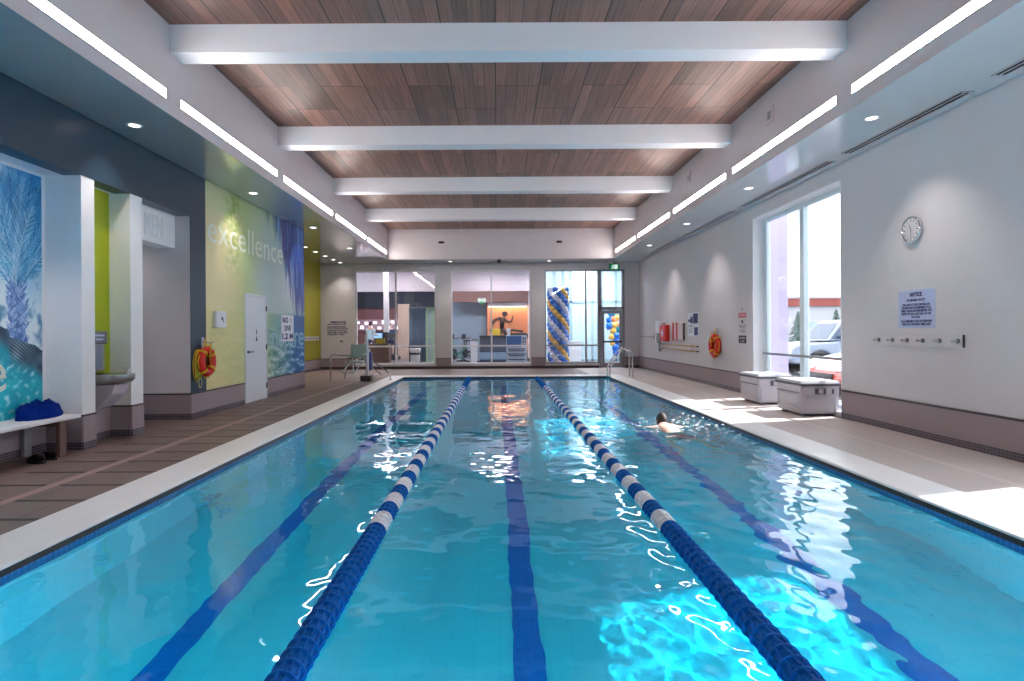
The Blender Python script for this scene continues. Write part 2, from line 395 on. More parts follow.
for j in range(ny+1):
    y = PY0+(PY1-PY0)*j/ny
    for i in range(nx+1):
        x = PX0+(PX1-PX0)*i/nx
        k = min(1, max(0, (x-0.2)/1.6)); k = 0.36+0.74*k*k*(3-2*k)      # livelier water in the swimmer's lane
        d2 = ((x-2.6)/0.75)**2+((y-8.7)/1.3)**2; k += 1.3*math.exp(-d2)
        z = ZW+0.008*noise.noise(Vector((x*1.7, y*1.3, 0)))+k*(0.0058*noise.noise(Vector((x*5.5, y*4.6, 3)))+0.0026*noise.noise(Vector((x*11, y*9.5, 7))))
        vs.append((x,y,z))
for j in range(ny):
    for i in range(nx):
        a = j*(nx+1)+i; fs.append((a,a+1,a+nx+2,a+nx+1))
wa.add(vs,fs)
water = wa.build('water', M['water'], smooth=True)
if water.data.polygons[0].normal.z < 0: water.data.flip_normals()
water.cycles.is_caustics_caster = True
tag(water, 'clear turquoise water filling the lap pool between the white copings', 'water', kind='stuff')

struct('ceiling', MB().box(XBL-0.15, XBR+0.15, YN-0.2, YB+0.15, ZC, ZC+0.1), M['wood'])
struct('ceiling_soffit_left', MB().box(-7.4, XBL-0.002, YN-0.2, YF, ZS, ZS+0.1), M['soffit'])
M['soffit2'] = mat('soffit_paint_lit', (206,212,218), 0.2, spec=0.6, coat=0.5, coat_rough=0.1)  # brighter light on the right soffit, painted in as a paler colour
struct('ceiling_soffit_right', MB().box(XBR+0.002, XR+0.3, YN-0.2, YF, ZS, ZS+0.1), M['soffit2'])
struct('ceiling_soffit_far', MB().box(XBL, XBR, YB+0.002, YF, ZS, ZS+0.1), M['soffit'])
struct('wall_bulkhead_left', MB().box(XBL-0.15, XBL, YN-0.2, YB+0.15, ZS+0.003, ZC+0.1), M['bulk'])
struct('wall_bulkhead_right', MB().box(XBR, XBR+0.15, YN-0.2, YB+0.15, ZS+0.003, ZC+0.1), M['bulk'])
struct('wall_bulkhead_far', MB().box(XBL, XBR, YB, YB+0.15, ZS+0.003, ZC+0.1), M['bulk'])
for k in range(-2, 4):
    y = 7.06 + 3.5*k
    if y < YN: continue
    o = struct('beam', MB().box(XBL, XBR, y, y+0.31, ZC-0.34, ZC+0.02), M['beam'], bevel=0.006)
# walls
WIN = [(9.24, 12.45), (2.45, 5.65), (-3.6, -0.8)]
w = MB(); bb = MB(); ZT = 3.77
ys = YN-0.2
for (a, b) in sorted(WIN) + [(YF+0.3, YF+0.3)]:
    w.box(XR, XR+0.3, ys, a, -0.05, ZS+0.1)
    if a <= YF: w.box(XR, XR+0.3, a, b, ZT, ZS+0.1); w.box(XR, XR+0.3, a, b, -0.05, 0.06)
    y1 = min(a, YF)
    bb.box(XR-0.015, XR, ys, y1, 0.09, 0.42, 0); bb.box(XR-0.02, XR, ys, y1, 0.42, 0.445, 1); bb.box(XR-0.022, XR, ys, y1, 0, 0.09, 2)
    ys = b
struct('wall_right', w, M['wall']); struct('baseboard_right', bb, [M['wains'], M['darktrim'], M['mosaic']])
def base_run(mb, p, q, n, h=0.40):   # wainscot on a wall line p->q with outward normal n
    (x0,y0),(x1,y1) = p, q
    for z0, z1, t, mi in ((0.09,h,0.012,0),(h,h+0.022,0.016,1),(0,0.09,0.018,2)):
        xs = sorted([x0,x1]); yy = sorted([y0,y1])
        if n[0]: mb.box(min(x0,x0+n[0]*t), max(x0,x0+n[0]*t), yy[0], yy[1], z0, z1, mi)
        else: mb.box(xs[0], xs[1], min(y0,y0+n[1]*t), max(y0,y0+n[1]*t), z0, z1, mi)
struct('wall_left', MB().box(-7.2, XL, 9.5, 15.1, -0.05, ZS+0.02), M['wall'])
sl = MB(); sl.box(XL, XL+0.006, 9.5, 10.0, 0.42, ZS); sl.box(-5.2, XL+0.006, YN-0.2, 9.5, 3.30, ZS)
struct('wall_header_left', sl, M['slate'])
struct('ceiling_recess', MB().box(-7.2, -5.2, YN-0.2, 9.5, 3.30, 3.4), M['white'])
struct('wall_bench_recess', MB().box(-5.8, -5.42, YN-0.2, 7.02, -0.05, 3.31), M['white'])
struct('wall_pillar_near', MB().box(-7.2, -4.982, 7.02, 7.25, -0.05, 3.31), M['white'])
struct('wall_fountain_niche', MB().box(-5.6, -5.27, 7.25, 7.96, -0.05, 3.31), M['lime'])
struct('wall_pillar_far', MB().box(-7.2, -4.982, 7.96, 8.23, -0.05, 3.31), M['white'])
struct('wall_passage_lintel', MB().box(-5.5, -5.22, 8.23, 9.5, 2.78, 3.31), M['white'])
struct('wall_passage_end', MB().box(-7.2, -7.05, 8.23, 9.5, -0.05, 3.31), M['wall'])
struct('wall_recess_left', MB().box(-7.05, -6.75, 15.1, YF+0.2, -0.05, ZS+0.05), M['olive'])
struct('wall_back', MB().box(-7.2, XR+0.3, YN-0.2, YN, -0.05, ZC+0.1), M['wall'])
bl = MB()
base_run(bl, (-5.42, YN), (-5.42, 7.02), (1,0)); base_run(bl, (-5.42,7.02), (-4.982,7.02), (0,-1)); base_run(bl, (-4.982,7.02), (-4.982,7.25), (1,0))
base_run(bl, (-5.27,7.25), (-5.27,7.96), (1,0)); base_run(bl, (-5.27,7.96), (-4.982,7.96), (0,-1)); base_run(bl, (-4.982,7.96), (-4.982,8.23), (1,0))
base_run(bl, (-7.05,9.5), (XL,9.5), (0,-1)); base_run(bl, (XL,9.5), (XL,11.5), (1,0)); base_run(bl, (XL,12.62), (XL,15.1), (1,0))
base_run(bl, (-6.75,15.1), (-6.75,YF), (1,0))
struct('baseboard_left', bl, [M['wains'], M['darktrim'], M['mosaic']])
# far wall with its openings
FW = [(-5.42,-2.34), (-1.76,1.30), (1.84,4.90)]
w = MB(); bf = MB(); x = -7.05
for i, (a, b) in enumerate(FW + [(XR+0.3, XR+0.3)]):
    w.box(x, a, YF, YF+0.2, -0.05, ZS+0.1)
    if i < 3:
        w.box(a, b, YF, YF+0.2, ZT, ZS+0.1)
        w.box(a, b if i < 2 else 3.92, YF, YF+0.2, -0.05, 0.17)
    x1 = min(a, XR)
    bf.box(x, x1, YF-0.012, YF, 0.09, 0.40, 0); bf.box(x, x1, YF-0.016, YF, 0.40, 0.42, 1)
    x = b
bf.box(-6.75, 3.90, YF-0.018, YF, 0, 0.10, 1)
bf.box(4.9, XR, YF-0.018, YF, 0, 0.09, 1)
struct('wall_far', w, M['wall']); struct('baseboard_far', bf, [M['wains'], M['darktrim'], M['mosaic']])

# ---------------------------------------------------------------- windows
def pane(r, a, b, mtl):   # two-sided single sheet set in a plane
    mb = MB(); (x0,y0,z0),(x1,y1,z1) = a, b
    if x0 == x1: mb.add([(x0,y0,z0),(x0,y1,z0),(x0,y1,z1),(x0,y0,z1)], [(0,1,2,3)])
    else: mb.add([(x0,y0,z0),(x1,y0,z0),(x1,y0,z1),(x0,y0,z1)], [(0,1,2,3)])
    return mb.build('pane', mtl, r)
def slab(r, x, ya, yb, za, zb):   # inner and outer face of a glass pane, very slightly out of parallel
    q = MB().add([(x,ya,za),(x,yb,za),(x,yb,zb),(x,ya,zb)],[(0,3,2,1)]).add([(x+.008,ya,za),(x+.011,yb,za),(x+.02,yb,zb),(x+.017,ya,zb)],[(0,1,2,3)]).build('pane', M['slab'], r, smooth=True)
    for p in q.data.polygons:
        if (p.normal.x > 0) != (p.center.x > x+0.004): p.flip()
    q.cycles.is_caustics_caster = True; return q
for i, (a, b) in enumerate(WIN):
    r = sroot('window_%d' % (i+1)); X = XR+0.22; m = (a+b)/2
    fr = MB()
    fr.box(XR-0.004, XR+0.3, a, a+0.025, 0.06, ZT); fr.box(XR-0.004, XR+0.3, b-0.025, b, 0.06, ZT); fr.box(XR-0.004, XR+0.3, a, b, ZT-0.025, ZT); fr.box(XR-0.004, XR+0.3, a, b, 0.06, 0.085)
    fr.build('reveal_lining', M['white'], r)
    fr = MB()
    fr.box(X, X+0.09, a+0.025, a+0.085, 0.085, ZT-0.02); fr.box(X, X+0.09, b-0.165, b-0.025, 0.085, ZT-0.02)
    fr.box(X, X+0.09, a+0.08, b-0.16, ZT-0.1, ZT-0.02); fr.box(X, X+0.09, a+0.08, b-0.16, 0.085, 0.15)
    fr.build('window_frame', M['alu'], r, bevel=0.005)
    MB().box(X-0.02, X+0.09, m-0.075, m+0.075, 0.15, ZT-0.1).build('mullion', M['alu'], r, bevel=0.005)
    MB().box(X-0.03, X+0.012, a+0.03, b-0.03, 0.885, 0.93).build('guard_rail', M['grey'], r, bevel=0.004)
    slab(r, X+0.045, a+0.06, m-0.06, 0.12, ZT-0.06); slab(r, X+0.045, m+0.06, b-0.1, 0.12, ZT-0.06)
for i, (a, b, mul) in enumerate([(-5.42,-2.34,[-3.88]), (-1.76,1.30,[-0.21]), (1.84,3.92,[3.42])]):
    r = sroot('window_%d' % (i+4)); Y = YF+0.05
    fr = MB()
    z0 = 0.17
    for p in ((a,a+0.05,z0,ZT),(b-0.05,b,z0,ZT),(a,b,ZT-0.05,ZT),(a,b,z0,z0+0.06)): fr.box(p[0],p[1],Y,Y+0.1,p[2],p[3])
    fr.build('window_frame', M['white'] if i < 2 else M['grey'], r, bevel=0.004)
    for mx_ in mul: MB().box(mx_-0.03, mx_+0.03, Y, Y+0.1, z0+0.05, ZT-0.05).build('mullion', M['white'] if i < 2 else M['grey'], r)
    MB().box(a+0.05, b-0.05, Y+0.005, Y+0.095, 0.84, 0.90).build('rail', M['white'] if i < 2 else M['grey'], r)
    pane(r, (a+0.03, Y+0.05, z0+0.03), (b-0.03, Y+0.05, ZT-0.03), M['innerglass'])
# glass door with transom in the far wall
d = sroot('door_2'); Y = YF+0.02
fr = MB(); a, b = 3.92, 4.90
for p in ((a,a+0.1,0,ZT),(b-0.1,b,0,ZT),(a,b,2.22,2.34),(a,b,ZT-0.06,ZT)): fr.box(p[0],p[1],Y,Y+0.14,p[2],p[3])
fr.build('door_frame', M['grey'], d, bevel=0.005)
lf = MB()
for p in ((a+0.11,a+0.2,0.01,2.21),(b-0.2,b-0.11,0.01,2.21),(a+0.2,b-0.2,2.08,2.21),(a+0.2,b-0.2,0.01,0.2)): lf.box(p[0],p[1],Y+0.03,Y+0.08,p[2],p[3])
lf.build('door_leaf', M['grey'], d, bevel=0.004)
MB().box(a+0.12, b-0.12, Y-0.06, Y-0.025, 0.97, 1.04).box(a+0.13, a+0.16, Y-0.03, Y+0.03, 0.985, 1.025).box(b-0.16, b-0.13, Y-0.03, Y+0.03, 0.985, 1.025).build('push_bar', M['darktrim'], d, bevel=0.004)
pane(d, (a+0.19, Y+0.055, 0.19), (b-0.19, Y+0.055, 2.09), M['innerglass']); pane(d, (a+0.09, Y+0.06, 2.33), (b-0.09, Y+0.06, ZT-0.05), M['innerglass'])
MB().box(b-0.3, b-0.12, Y-0.03, Y+0.0, 2.235, 2.3).build('door_closer', M['steel'], d)
# white door in the mural wall
d = sroot('door_1'); y0, y1, zt = 11.52, 12.6, 2.19
fr = MB()
fr.box(XL, XL+0.03, y0, y0+0.045, 0, zt); fr.box(XL, XL+0.03, y1-0.045, y1, 0, zt); fr.box(XL, XL+0.03, y0+0.045, y1-0.045, zt-0.045, zt)
M['doorwhite'] = mat('door_white', (214,222,234), 0.35)
fr.build('door_frame', M['doorwhite'], d, bevel=0.004)
MB().box(XL, XL+0.022, y0+0.05, y1-0.05, 0.012, zt-0.05).build('door_leaf', M['doorwhite'], d)
h = MB(); h.lathe([(0.03,0),(0.03,0.012),(0.012,0.014),(0.012,0.05)], (XL+0.022, y0+0.12, 1.02), 'x', 16); h.tube([(XL+0.07,y0+0.12,1.02),(XL+0.072,y0+0.2,1.022),(XL+0.07,y0+0.27,1.02)], 0.011, 8)
h.build('door_handle', M['darktrim'], d, smooth=True, auto=40)
for z in (0.28, 1.1, 1.92): MB().lathe([(0.013,0),(0.013,0.11)], (XL+0.034, y1-0.048, z-0.055), 'z', 10).build('hinge', M['darktrim'], d)
ic = MB()
for dz, fem in ((0.0,0), (-0.14,1)):
    cy, cz = 12.06, 1.42+dz; X = XL+0.0235
    ic.lathe([(0.0,0),(0.016,0)], (X, cy, cz+0.045), 'x', 12)
    ic.add([(X,cy-0.025,cz+0.026),(X,cy+0.025,cz+0.026),(X,cy+(0.04 if fem else 0.018),cz-0.02),(X,cy+0.014,cz-0.055),(X,cy-0.014,cz-0.055),(X,cy-(0.04 if fem else 0.018),cz-0.02)], [(0,1,2,3,4,5)])
ic.build('pictogram', M['black'], d)

# unseen fill lamps added under water to brighten the pool
for k, x in enumerate((-1.93, 0.18, 2.36)):
    r = thing('underwater_fill_light', 'added unseen fill lamp in the near end wall of the pool, ' + ['left lane','middle lane','right lane'][k], 'light', (x, PY0, -0.55), 0, 'added fill lamps in the near pool wall')
    MB().lathe([(0.13,0.0),(0.165,0.0),(0.165,0.02),(0.13,0.025)], (0,0,0), 'y', 28).build('rim', M['chrome'], r, smooth=True, auto=40)
    MB().lathe([(0.0,0.03),(0.128,0.03)], (0,0,0), 'y', 28).build('lens', emit('underwater_fill_lens', (226,242,255), 95), r)
# ---------------------------------------------------------------- murals (printed graphics)
def mixc(a, b, t): t = max(0, min(1, t)); return tuple(a[i]*(1-t)+b[i]*t for i in range(3))
def sm(a, b, x): t = max(0, min(1, (x-a)/(b-a))) if b != a else float(x > a); return t*t*(3-2*t)
def nz(x, y, s=0.0): return noise.noise(Vector((x, y, s)))
def fbm(x, y, s=0.0): return nz(x,y,s)*0.6 + nz(2*x,2*y,s+5)*0.3 + nz(4*x,4*y,s+9)*0.15
def grid_panel(x, ya, yb, za, zb, ny, nzv, colf):
    mb = MB(); mb.c = []; vs = []; fs = []
    for j in range(nzv+1):
        for i in range(ny+1):
            y = ya+(yb-ya)*i/ny; z = za+(zb-za)*j/nzv; vs.append((x,y,z)); mb.c.append(lin(colf(y,z)))
    for j in range(nzv):
        for i in range(ny): fs.append((j*(ny+1)+i, j*(ny+1)+i+1, (j+1)*(ny+1)+i+1, (j+1)*(ny+1)+i))
    mb.add(vs, fs); b = len(mb.v)
    e = [(x,ya,za),(x,yb,za),(x,yb,zb),(x,ya,zb)]; q = [(x-0.005,p[1],p[2]) for p in e]     # the panel's edges
    mb.add(e+q, [(0,1,5,4),(1,2,6,5),(2,3,7,6),(3,0,4,7)]); mb.c += [lin(colf(p[1],p[2])) for p in e]*2
    return mb
def mural_main(y, z):
    u = (y-10.0)/5.1
    cream, lemon, greyteal = (240,230,182), (218,222,158), (184,210,210)
    c = mixc(cream, lemon, sm(0.05, 0.4, u + 0.12*fbm(y*1.2, z*1.2)))
    c = mixc(c, greyteal, sm(0.26, 0.5, u + 0.1*fbm(y, z, 3)))
    c = mixc(c, (184,200,158), sm(3.2, 4.0, z + 0.25*fbm(y*1.4, z, 7))*0.75*(1-0.5*sm(0.5,0.8,u)))
    c = mixc(c, (222,214,232), 0.85*sm(0.55,0.82,u)*sm(1.9,2.3,z)*(1-sm(2.7,3.3,z+0.3*nz(y*3,z*2,3)))*(0.75+0.6*fbm(y*2,z*2,2)))
    g = math.exp(-((y-11.1-0.3*fbm(z*2,1.1))/0.34)**2)*sm(2.2,3.4,z)     # green brush mark
    c = mixc(c, (132,168,74), 0.85*g*max(0, min(1, 0.5+1.2*nz(y*6,z*10,4)+0.5*nz(y*16,z*24,5))))
    g = math.exp(-((y-11.7)/0.4)**2)*sm(1.2,2.0,z)
    c = mixc(c, (160,200,130), 0.4*g)
    hang = 4.0 - 2.3*sm(0.5, 1.0, u) - 0.5*nz(y*7, z*0.8, 1) - 0.4*nz(y*15, z*1.5, 6) - 0.25*nz(y*31, z*4, 8)   # ragged blue hanging from the top
    k = sm(hang-0.25, hang+0.55, z)*sm(0.42,0.6,u+0.08*nz(z*3,y*3,2))
    deep = mixc((56,112,130), (4,44,132), sm(0.5,0.74,u)); deep = mixc(deep, (130,184,230), 0.8*max(0, min(1, nz(y*9+0.6*z, z*0.9, 12)*1.6))); deep = mixc(deep, (10,40,110), 0.6*max(0, nz(y*13, z*1.5, 14)))
    c = mixc(c, deep, min(1, k*(1.0+0.25*nz(y*6,z*6,4))))
    c = mixc(c, (60,104,190), 0.7*sm(0.82,1.0,u)*sm(1.8,2.2,z)*(0.7+0.6*nz(y*2,z*14,9)))
    if z < 1.86:
        low = mixc((224,222,140), (188,206,140), sm(0.05,0.4,u)); low = mixc(low, (128,182,182), sm(0.42,0.66,u)); low = mixc(low, (14,100,182), sm(0.66,0.9,u))
        low = mixc(low, (8,92,164), 0.85*sm(0.72,0.95,u)*sm(1.4,1.7,z))
        w = nz(y*2.2+z*3, z*9, 21)+0.6*nz(y*6, z*18, 22)+0.5*nz(y*12,z*24,25)
        low = mixc(low, mixc((240,242,206),(216,236,246),sm(0.3,0.7,u)), max(0, min(1, w*1.3))*(1-sm(1.2,1.6,z))*(0.35+0.65*sm(0.1,0.6,u)))
        low = mixc(low, mixc((164,186,70),(16,100,150),sm(0.3,0.7,u)), max(0, min(1, -w*1.1))*(1-sm(1.2,1.75,z))*(0.5+0.5*sm(0.2,0.5,u)))
        c = mixc(c, low, (1-sm(1.80,1.86,z))*(0.45+0.55*sm(0.3,0.6,u)))
    return tuple(q*0.96 for q in c)
M['print'] = vcol('mural_print', 0.4)
mm = grid_panel(XL+0.008, 10.0, 15.1, 0.425, ZS, 200, 150, mural_main)
mural = mm.build('wall_mural', M['print'])
rebase(mural, (XL, 12.55, 0.425))
tag(mural, 'wide wall mural fading from yellow to blue, lettered excellence and inspire', 'mural')
tx = MB()
text_geo(tx, 'excellence', wallmat('L', (XL+0.011-XL, 10.06-12.55, 2.98-0.425)), w=3.55, h=0.5)
t2_ = MB(); text_geo(t2_, 'inspire', wallmat('L', (XL+0.011-XL, 12.72-12.55, 0.92-0.425)), w=2.3, h=0.62)
t2_.build('lettering', M['letter2'], mural)
tl = tx.build('lettering', M['lettering'], mural); tl['label'] = 'white lowercase words on the mural'

PYA, PYB, PZA, PZB, PNY, PNZ = 5.7, 6.965, 0.425, 3.26, 170, 380
def palm_raster():
    R = random.Random(21); W, H = PNY+1, PNZ+1; dy = (PYB-PYA)/PNY; dz = (PZB-PZA)/PNZ
    img = [[None]*W for _ in range(H)]
    for j in range(H):
        z = PZA+dz*j
        for i in range(W):
            y = PYA+dy*i
            c = mixc((226,240,248), (120,186,226), sm(1.6,2.6,z+0.3*fbm(y*2,z*1.4,3))); c = mixc(c, (16,120,188), sm(2.3,2.9,z+0.35*fbm(y*3,z*2,6))*0.9)
            c = mixc(c, (222,232,244), 0.85*math.exp(-((y-6.3)/0.28)**2-((z-3.2)/0.14)**2))
            c = mixc(c, (6,84,150), 0.6*sm(0.05,0.4,fbm(y*5,z*4,12)))
            img[j][i] = c
    def dot(y, z, col, a, r=1):
        i = (y-PYA)/dy; j = (z-PZA)/dz
        for jj in range(int(j-r), int(j+r)+2):
            for ii in range(int(i-r), int(i+r)+2):
                if 0 <= ii < W and 0 <= jj < H:
                    d = math.hypot(ii-i, jj-j)
                    if d < r+0.5: img[jj][ii] = mixc(img[jj][ii], col, a*min(1, r+0.5-d))
    def stroke(p, q, col, a, r=1):
        n = max(2, int(math.hypot((q[0]-p[0])/dy, (q[1]-p[1])/dz)*1.3))
        for k in range(n+1):
            t = k/n; dot(p[0]*(1-t)+q[0]*t, p[1]*(1-t)+q[1]*t, col, a*(1-0.4*t), r)
    cols = [(0,128,196),(20,104,180),(120,196,232),(190,228,246),(8,76,148),(60,160,214),(230,244,250)]
    # trunk with old leaf bases
    for k in range(900):
        z = R.uniform(1.0,2.02); y = 6.61+R.gauss(0,0.055); y = max(6.49, min(6.73, y))
        col = R.choice([(104,146,208),(84,122,194),(132,170,220),(70,104,180),(170,200,236)]); s = R.choice((-1,1)); stroke((y,z),(y+s*0.035,z+0.045),col,0.75,1.4)
    # fronds
    for k in range(46):
        a0 = R.uniform(-1.5,1.5); L = R.uniform(0.9,1.55); c0 = R.choice(cols); y, z = 6.61+R.gauss(0,0.05), 1.98+R.uniform(-0.05,0.12); a = a0*0.45; n = 30; droop = 0.9*a0+R.uniform(-0.3,0.3)
        for t in range(n):
            st = L/n; y1 = y+math.sin(a)*st; z1 = z+math.cos(a)*st; a += droop/n
            stroke((y,z),(y1,z1),mixc(c0,(10,70,140),0.3),0.8,1.0)
            ll = 0.20*math.sin(PI*(0.12+0.85*t/n))
            for s in (-1,1):
                b = a+s*R.uniform(0.45,0.8); stroke((y1,z1),(y1+math.sin(b)*ll,z1+math.cos(b)*ll),mixc(c0,R.choice(cols),0.4),0.55,0.7)
            y, z = y1, z1
    for j in range(H):   # hatched hill and bright sea over the foot of the palm
        z = PZA+dz*j
        for i in range(W):
            y = PYA+dy*i; hill = 1.40-0.32*(y-6.4)+0.03*nz(y*9,0,3)
            if y < 6.5: hill = 1.43+0.45*(6.5-y)
            if z < hill:
                hatch = math.sin((z*1.4+y)*110)
                h = mixc((66,100,128), (28,60,86), 0.5+nz(y*8,z*8,2)); h = mixc(h, (206,220,230), 0.8*max(0, hatch)*(0.6+nz(y*6,z*6,1)))
                s = mixc((0,166,196), (30,196,212), 0.5+nz(y*6,z*9,6)); s = mixc(s, (6,104,140), max(0,hatch)*0.7*sm(0.7,1.05,z)); s = mixc(s, (196,236,242), max(0, min(1,nz(y*14,z*18,11)*1.5))*(1-sm(1.0,1.2,z)))
                img[j][i] = mixc(h, s, sm(hill-0.16, hill-0.36, z+0.08*nz(y*3,z*3,7)+0.25*(y-6.6)))
    return img
PIMG = palm_raster()
def mural_palm(y, z):
    i = max(0, min(PNY, round((y-PYA)/(PYB-PYA)*PNY))); j = max(0, min(PNZ, round((z-PZA)/(PZB-PZA)*PNZ))); return PIMG[j][i]
pm = grid_panel(-5.414, PYA, PYB, PZA, PZB, PNY, PNZ, mural_palm)
palm = pm.build('palm_mural', M['print']); rebase(palm, (-5.414, 6.3, 0.425))
tag(palm, 'blue palm tree mural on the recess wall above the white bench', 'mural')
tx = MB(); text_geo(tx, 'e', wallmat('L', (0.003, 6.17-6.3, 0.76-0.425)), h=0.32)
tx.build('lettering', M['lettering'], palm)
# raised letters on the passage lintel
tx = MB(); text_geo(tx, 'MEN', wallmat('L', (-5.219, 8.68, 2.87)), w=0.46, h=0.33, depth=0.008)
M['paleletter'] = mat('pale_grey_letters', (220,225,232), 0.4)
solo('doorway_sign', tx, M['paleletter'], 'pale grey raised letters MEN on the white lintel over the passage', 'sign')

# ---------------------------------------------------------------- lights
def strip(y0, y1, side, label):
    X = XBL if side < 0 else XBR
    r = thing('strip_light', label, 'light', (X, (y0+y1)/2, 4.25), 0, 'long strip lights along the two bulkheads')
    L = (y1-y0)/2; sg = 1 if side < 0 else -1
    def b(mb, a0, a1, *q): return mb.box(min(a0*sg,a1*sg), max(a0*sg,a1*sg), *q)
    h = MB(); b(h, -0.002, 0.01, -L, L, -0.067, -0.052); b(h, -0.002, 0.01, -L, L, 0.052, 0.067); b(h, -0.002, 0.01, -L, -L+0.012, -0.052, 0.052); b(h, -0.002, 0.01, L-0.012, L, -0.052, 0.052)
    h.build('trim_frame', M['bulk'], r)
    d = MB(); b(d, -0.002, 0.006, -L+0.012, L-0.012, -0.052, 0.052); d.build('diffuser', M['strip'], r)
ORD = ['nearest the camera', 'second from the near end', 'third from the near end', 'fourth from the near end', 'fifth, at the far end']
for side, sn in ((-1, 'left'), (1, 'right')):
    strip(0.2, 3.35, side, 'white strip light on the %s bulkhead closest to the near end wall' % sn)
    for k in range(5):
        y0 = 3.76+3.52*k; y1 = min(y0+3.22, YB-0.25)
        strip(y0, y1, side, 'glowing white strip light on the %s bulkhead, %s' % (sn, ORD[k]))
NL = 0
def downlight(x, y, label, watts=30, spot=105, group='recessed downlights in the soffits', lamp=True, zc=ZS):
    r = thing('downlight', label, 'light', (x, y, zc-0.012), 0, group)
    MB().lathe([(0.062,0.012),(0.066,0.004),(0.085,0.0),(0.092,0.004),(0.094,0.012)], (0,0,0), 'z', 24).build('trim_ring', M['white'], r, smooth=True)
    MB().lathe([(0.0,0.007),(0.063,0.007)], (0,0,0), 'z', 24).build('lens', M['lamp'], r)
    if lamp:
        l = bpy.data.lights.new('downlight_lamp', 'SPOT'); l.energy = watts*1.2; l.cycles.is_caustics_light = True; l.spot_size = math.radians(spot); l.spot_blend = 0.75; l.color = (1,0.86,0.78); l.shadow_soft_size = 0.05
        lo = bpy.data.objects.new('downlight_lamp', l); COL.objects.link(lo); lo.parent = r; lo.location = (0,0,-0.01)
        try: lo.visible_glossy = True
        except Exception: pass
N5 = ['nearest to the camera', 'above the wall sign', 'second along', 'third along', 'fourth along', 'farthest one']
for k in range(6):
    y = 0.2+3.55*k
    downlight(4.69, y, 'round downlight in the right soffit, ' + ['out of view near the camera','nearest the first strip light','above the wall clock','above the window','beyond the window','nearest the exit sign'][k], 34, 100)
for k in range(6):
    y = 0.2+3.6*k
    if k == 0: continue
    downlight(-4.57, y, 'round downlight in the left soffit, ' + ['','before the slate wall','over the fountain niche','over the mural door','by the mural corner','past the mural corner'][k], 24, 100)
for k, y in enumerate((17.9,18.95,20.0,21.0,21.9)):
    downlight(-5.86, y, 'small downlight over the lime recess, ' + ['first past the mural','second past the mural','middle one of five','fourth past the mural','closest to the far wall'][k], 22, 100)
for x, y, t in ((-5.26, 5.6, 'above the white bench'), (-5.3, 8.9, 'inside the passage by the lintel'), (-6.2, 8.9, 'deeper in the passage')):  # unseen downlights added to brighten the left recess
    downlight(x, y, 'added unseen fill downlight in the recess ceiling ' + t, 26 if 'bench' in t else 9, 120, zc=3.30)
downlight(-1.72, 21.7, 'small downlight above the pillar left of the middle far window', 16, 90)
downlight(1.95, 21.7, 'small downlight above the pillar right of the middle far window', 16, 90)

# slot diffusers in the right soffit
for k, (a, b) in enumerate(((3.2,6.1),(6.5,8.75),(9.15,12.5),(12.9,16.4),(16.8,20.4))):
    r = thing('slot_diffuser', 'long dark slot air diffuser along the window wall soffit, ' + ['nearest the camera','by the wall clock','over the window','just past the window','farthest away'][k], 'air vent', (5.24,(a+b)/2,ZS-0.008), 0, 'linear air slots in the right soffit')
    L = (b-a)/2
    fr = MB()
    for x0, x1 in ((-0.075,-0.055),(-0.01,0.01),(0.055,0.075)): fr.box(x0,x1,-L,L,0,0.01)
    for y0, y1 in ((-L,-L+0.02),(L-0.02,L)): fr.box(-0.075,0.075,y0,y1,0,0.01)
    fr.build('frame', M['bulk'], r); MB().box(-0.055,0.055,-L+0.02,L-0.02,0.006,0.0095).build('slot', M['gap'], r)
# square wall vents / sensors
def sensor(x, y, z, ax, label, w=0.13):
    r = thing('wall_vent', label, 'vent', (x,y,z))
    fr = MB(); s = w; q = 0.5*w
    def bx(mb, a0,a1,z0,z1,t0,t1,b=0):
        if ax == 'x': mb.box(-t1,-t0,a0,a1,z0,z1)
        else: mb.box(a0,a1,-t1,-t0,z0,z1)
    for a0,a1,z0,z1 in ((-s,s,q,s),(-s,s,-s,-q),(-s,-q,-q,q),(q,s,-q,q)): bx(fr,a0,a1,z0,z1,0,0.015)
    fr.build('frame', M['bulk'] if ax=='x' else M['white'], r, bevel=0.003)
    g = MB(); bx(g,-q,q,-q,q,0.001,0.006); g.build('opening', M['gap'] if ax=='y' else M['grey'], r)
sensor(XBR, 9.07, 4.72, 'x', 'small square sensor on the right bulkhead above the second strip light')
sensor(XBR, 12.9, 4.76, 'x', 'small square sensor on the right bulkhead above the third strip light')
for x, t in ((-1.99,'left'),(2.26,'right')):
    r = thing('wall_vent', 'small white plate with dark slot on the far bulkhead, %s one of two' % t, 'vent', (x,YB,4.64))
    MB().box(-0.18,0.18,-0.012,0,-0.09,0.09).build('plate', M['bulk'], r, bevel=0.004); MB().box(-0.1,0.1,-0.016,-0.011,-0.04,0.04).build('slot', M['gap'], r)
cam_ = thing('ceiling_camera', 'small dark dome camera under the far soffit above middle window', 'camera', (0.1,21.7,ZS-0.085))
MB().lathe([(0.0,0.0),(0.04,0.012),(0.06,0.045)], (0,0,0),'z',18).build('dome', M['black'], cam_, smooth=True); MB().lathe([(0.075,0.045),(0.075,0.085)], (0,0,0),'z',18).build('base', M['darktrim'], cam_, smooth=True, auto=40)
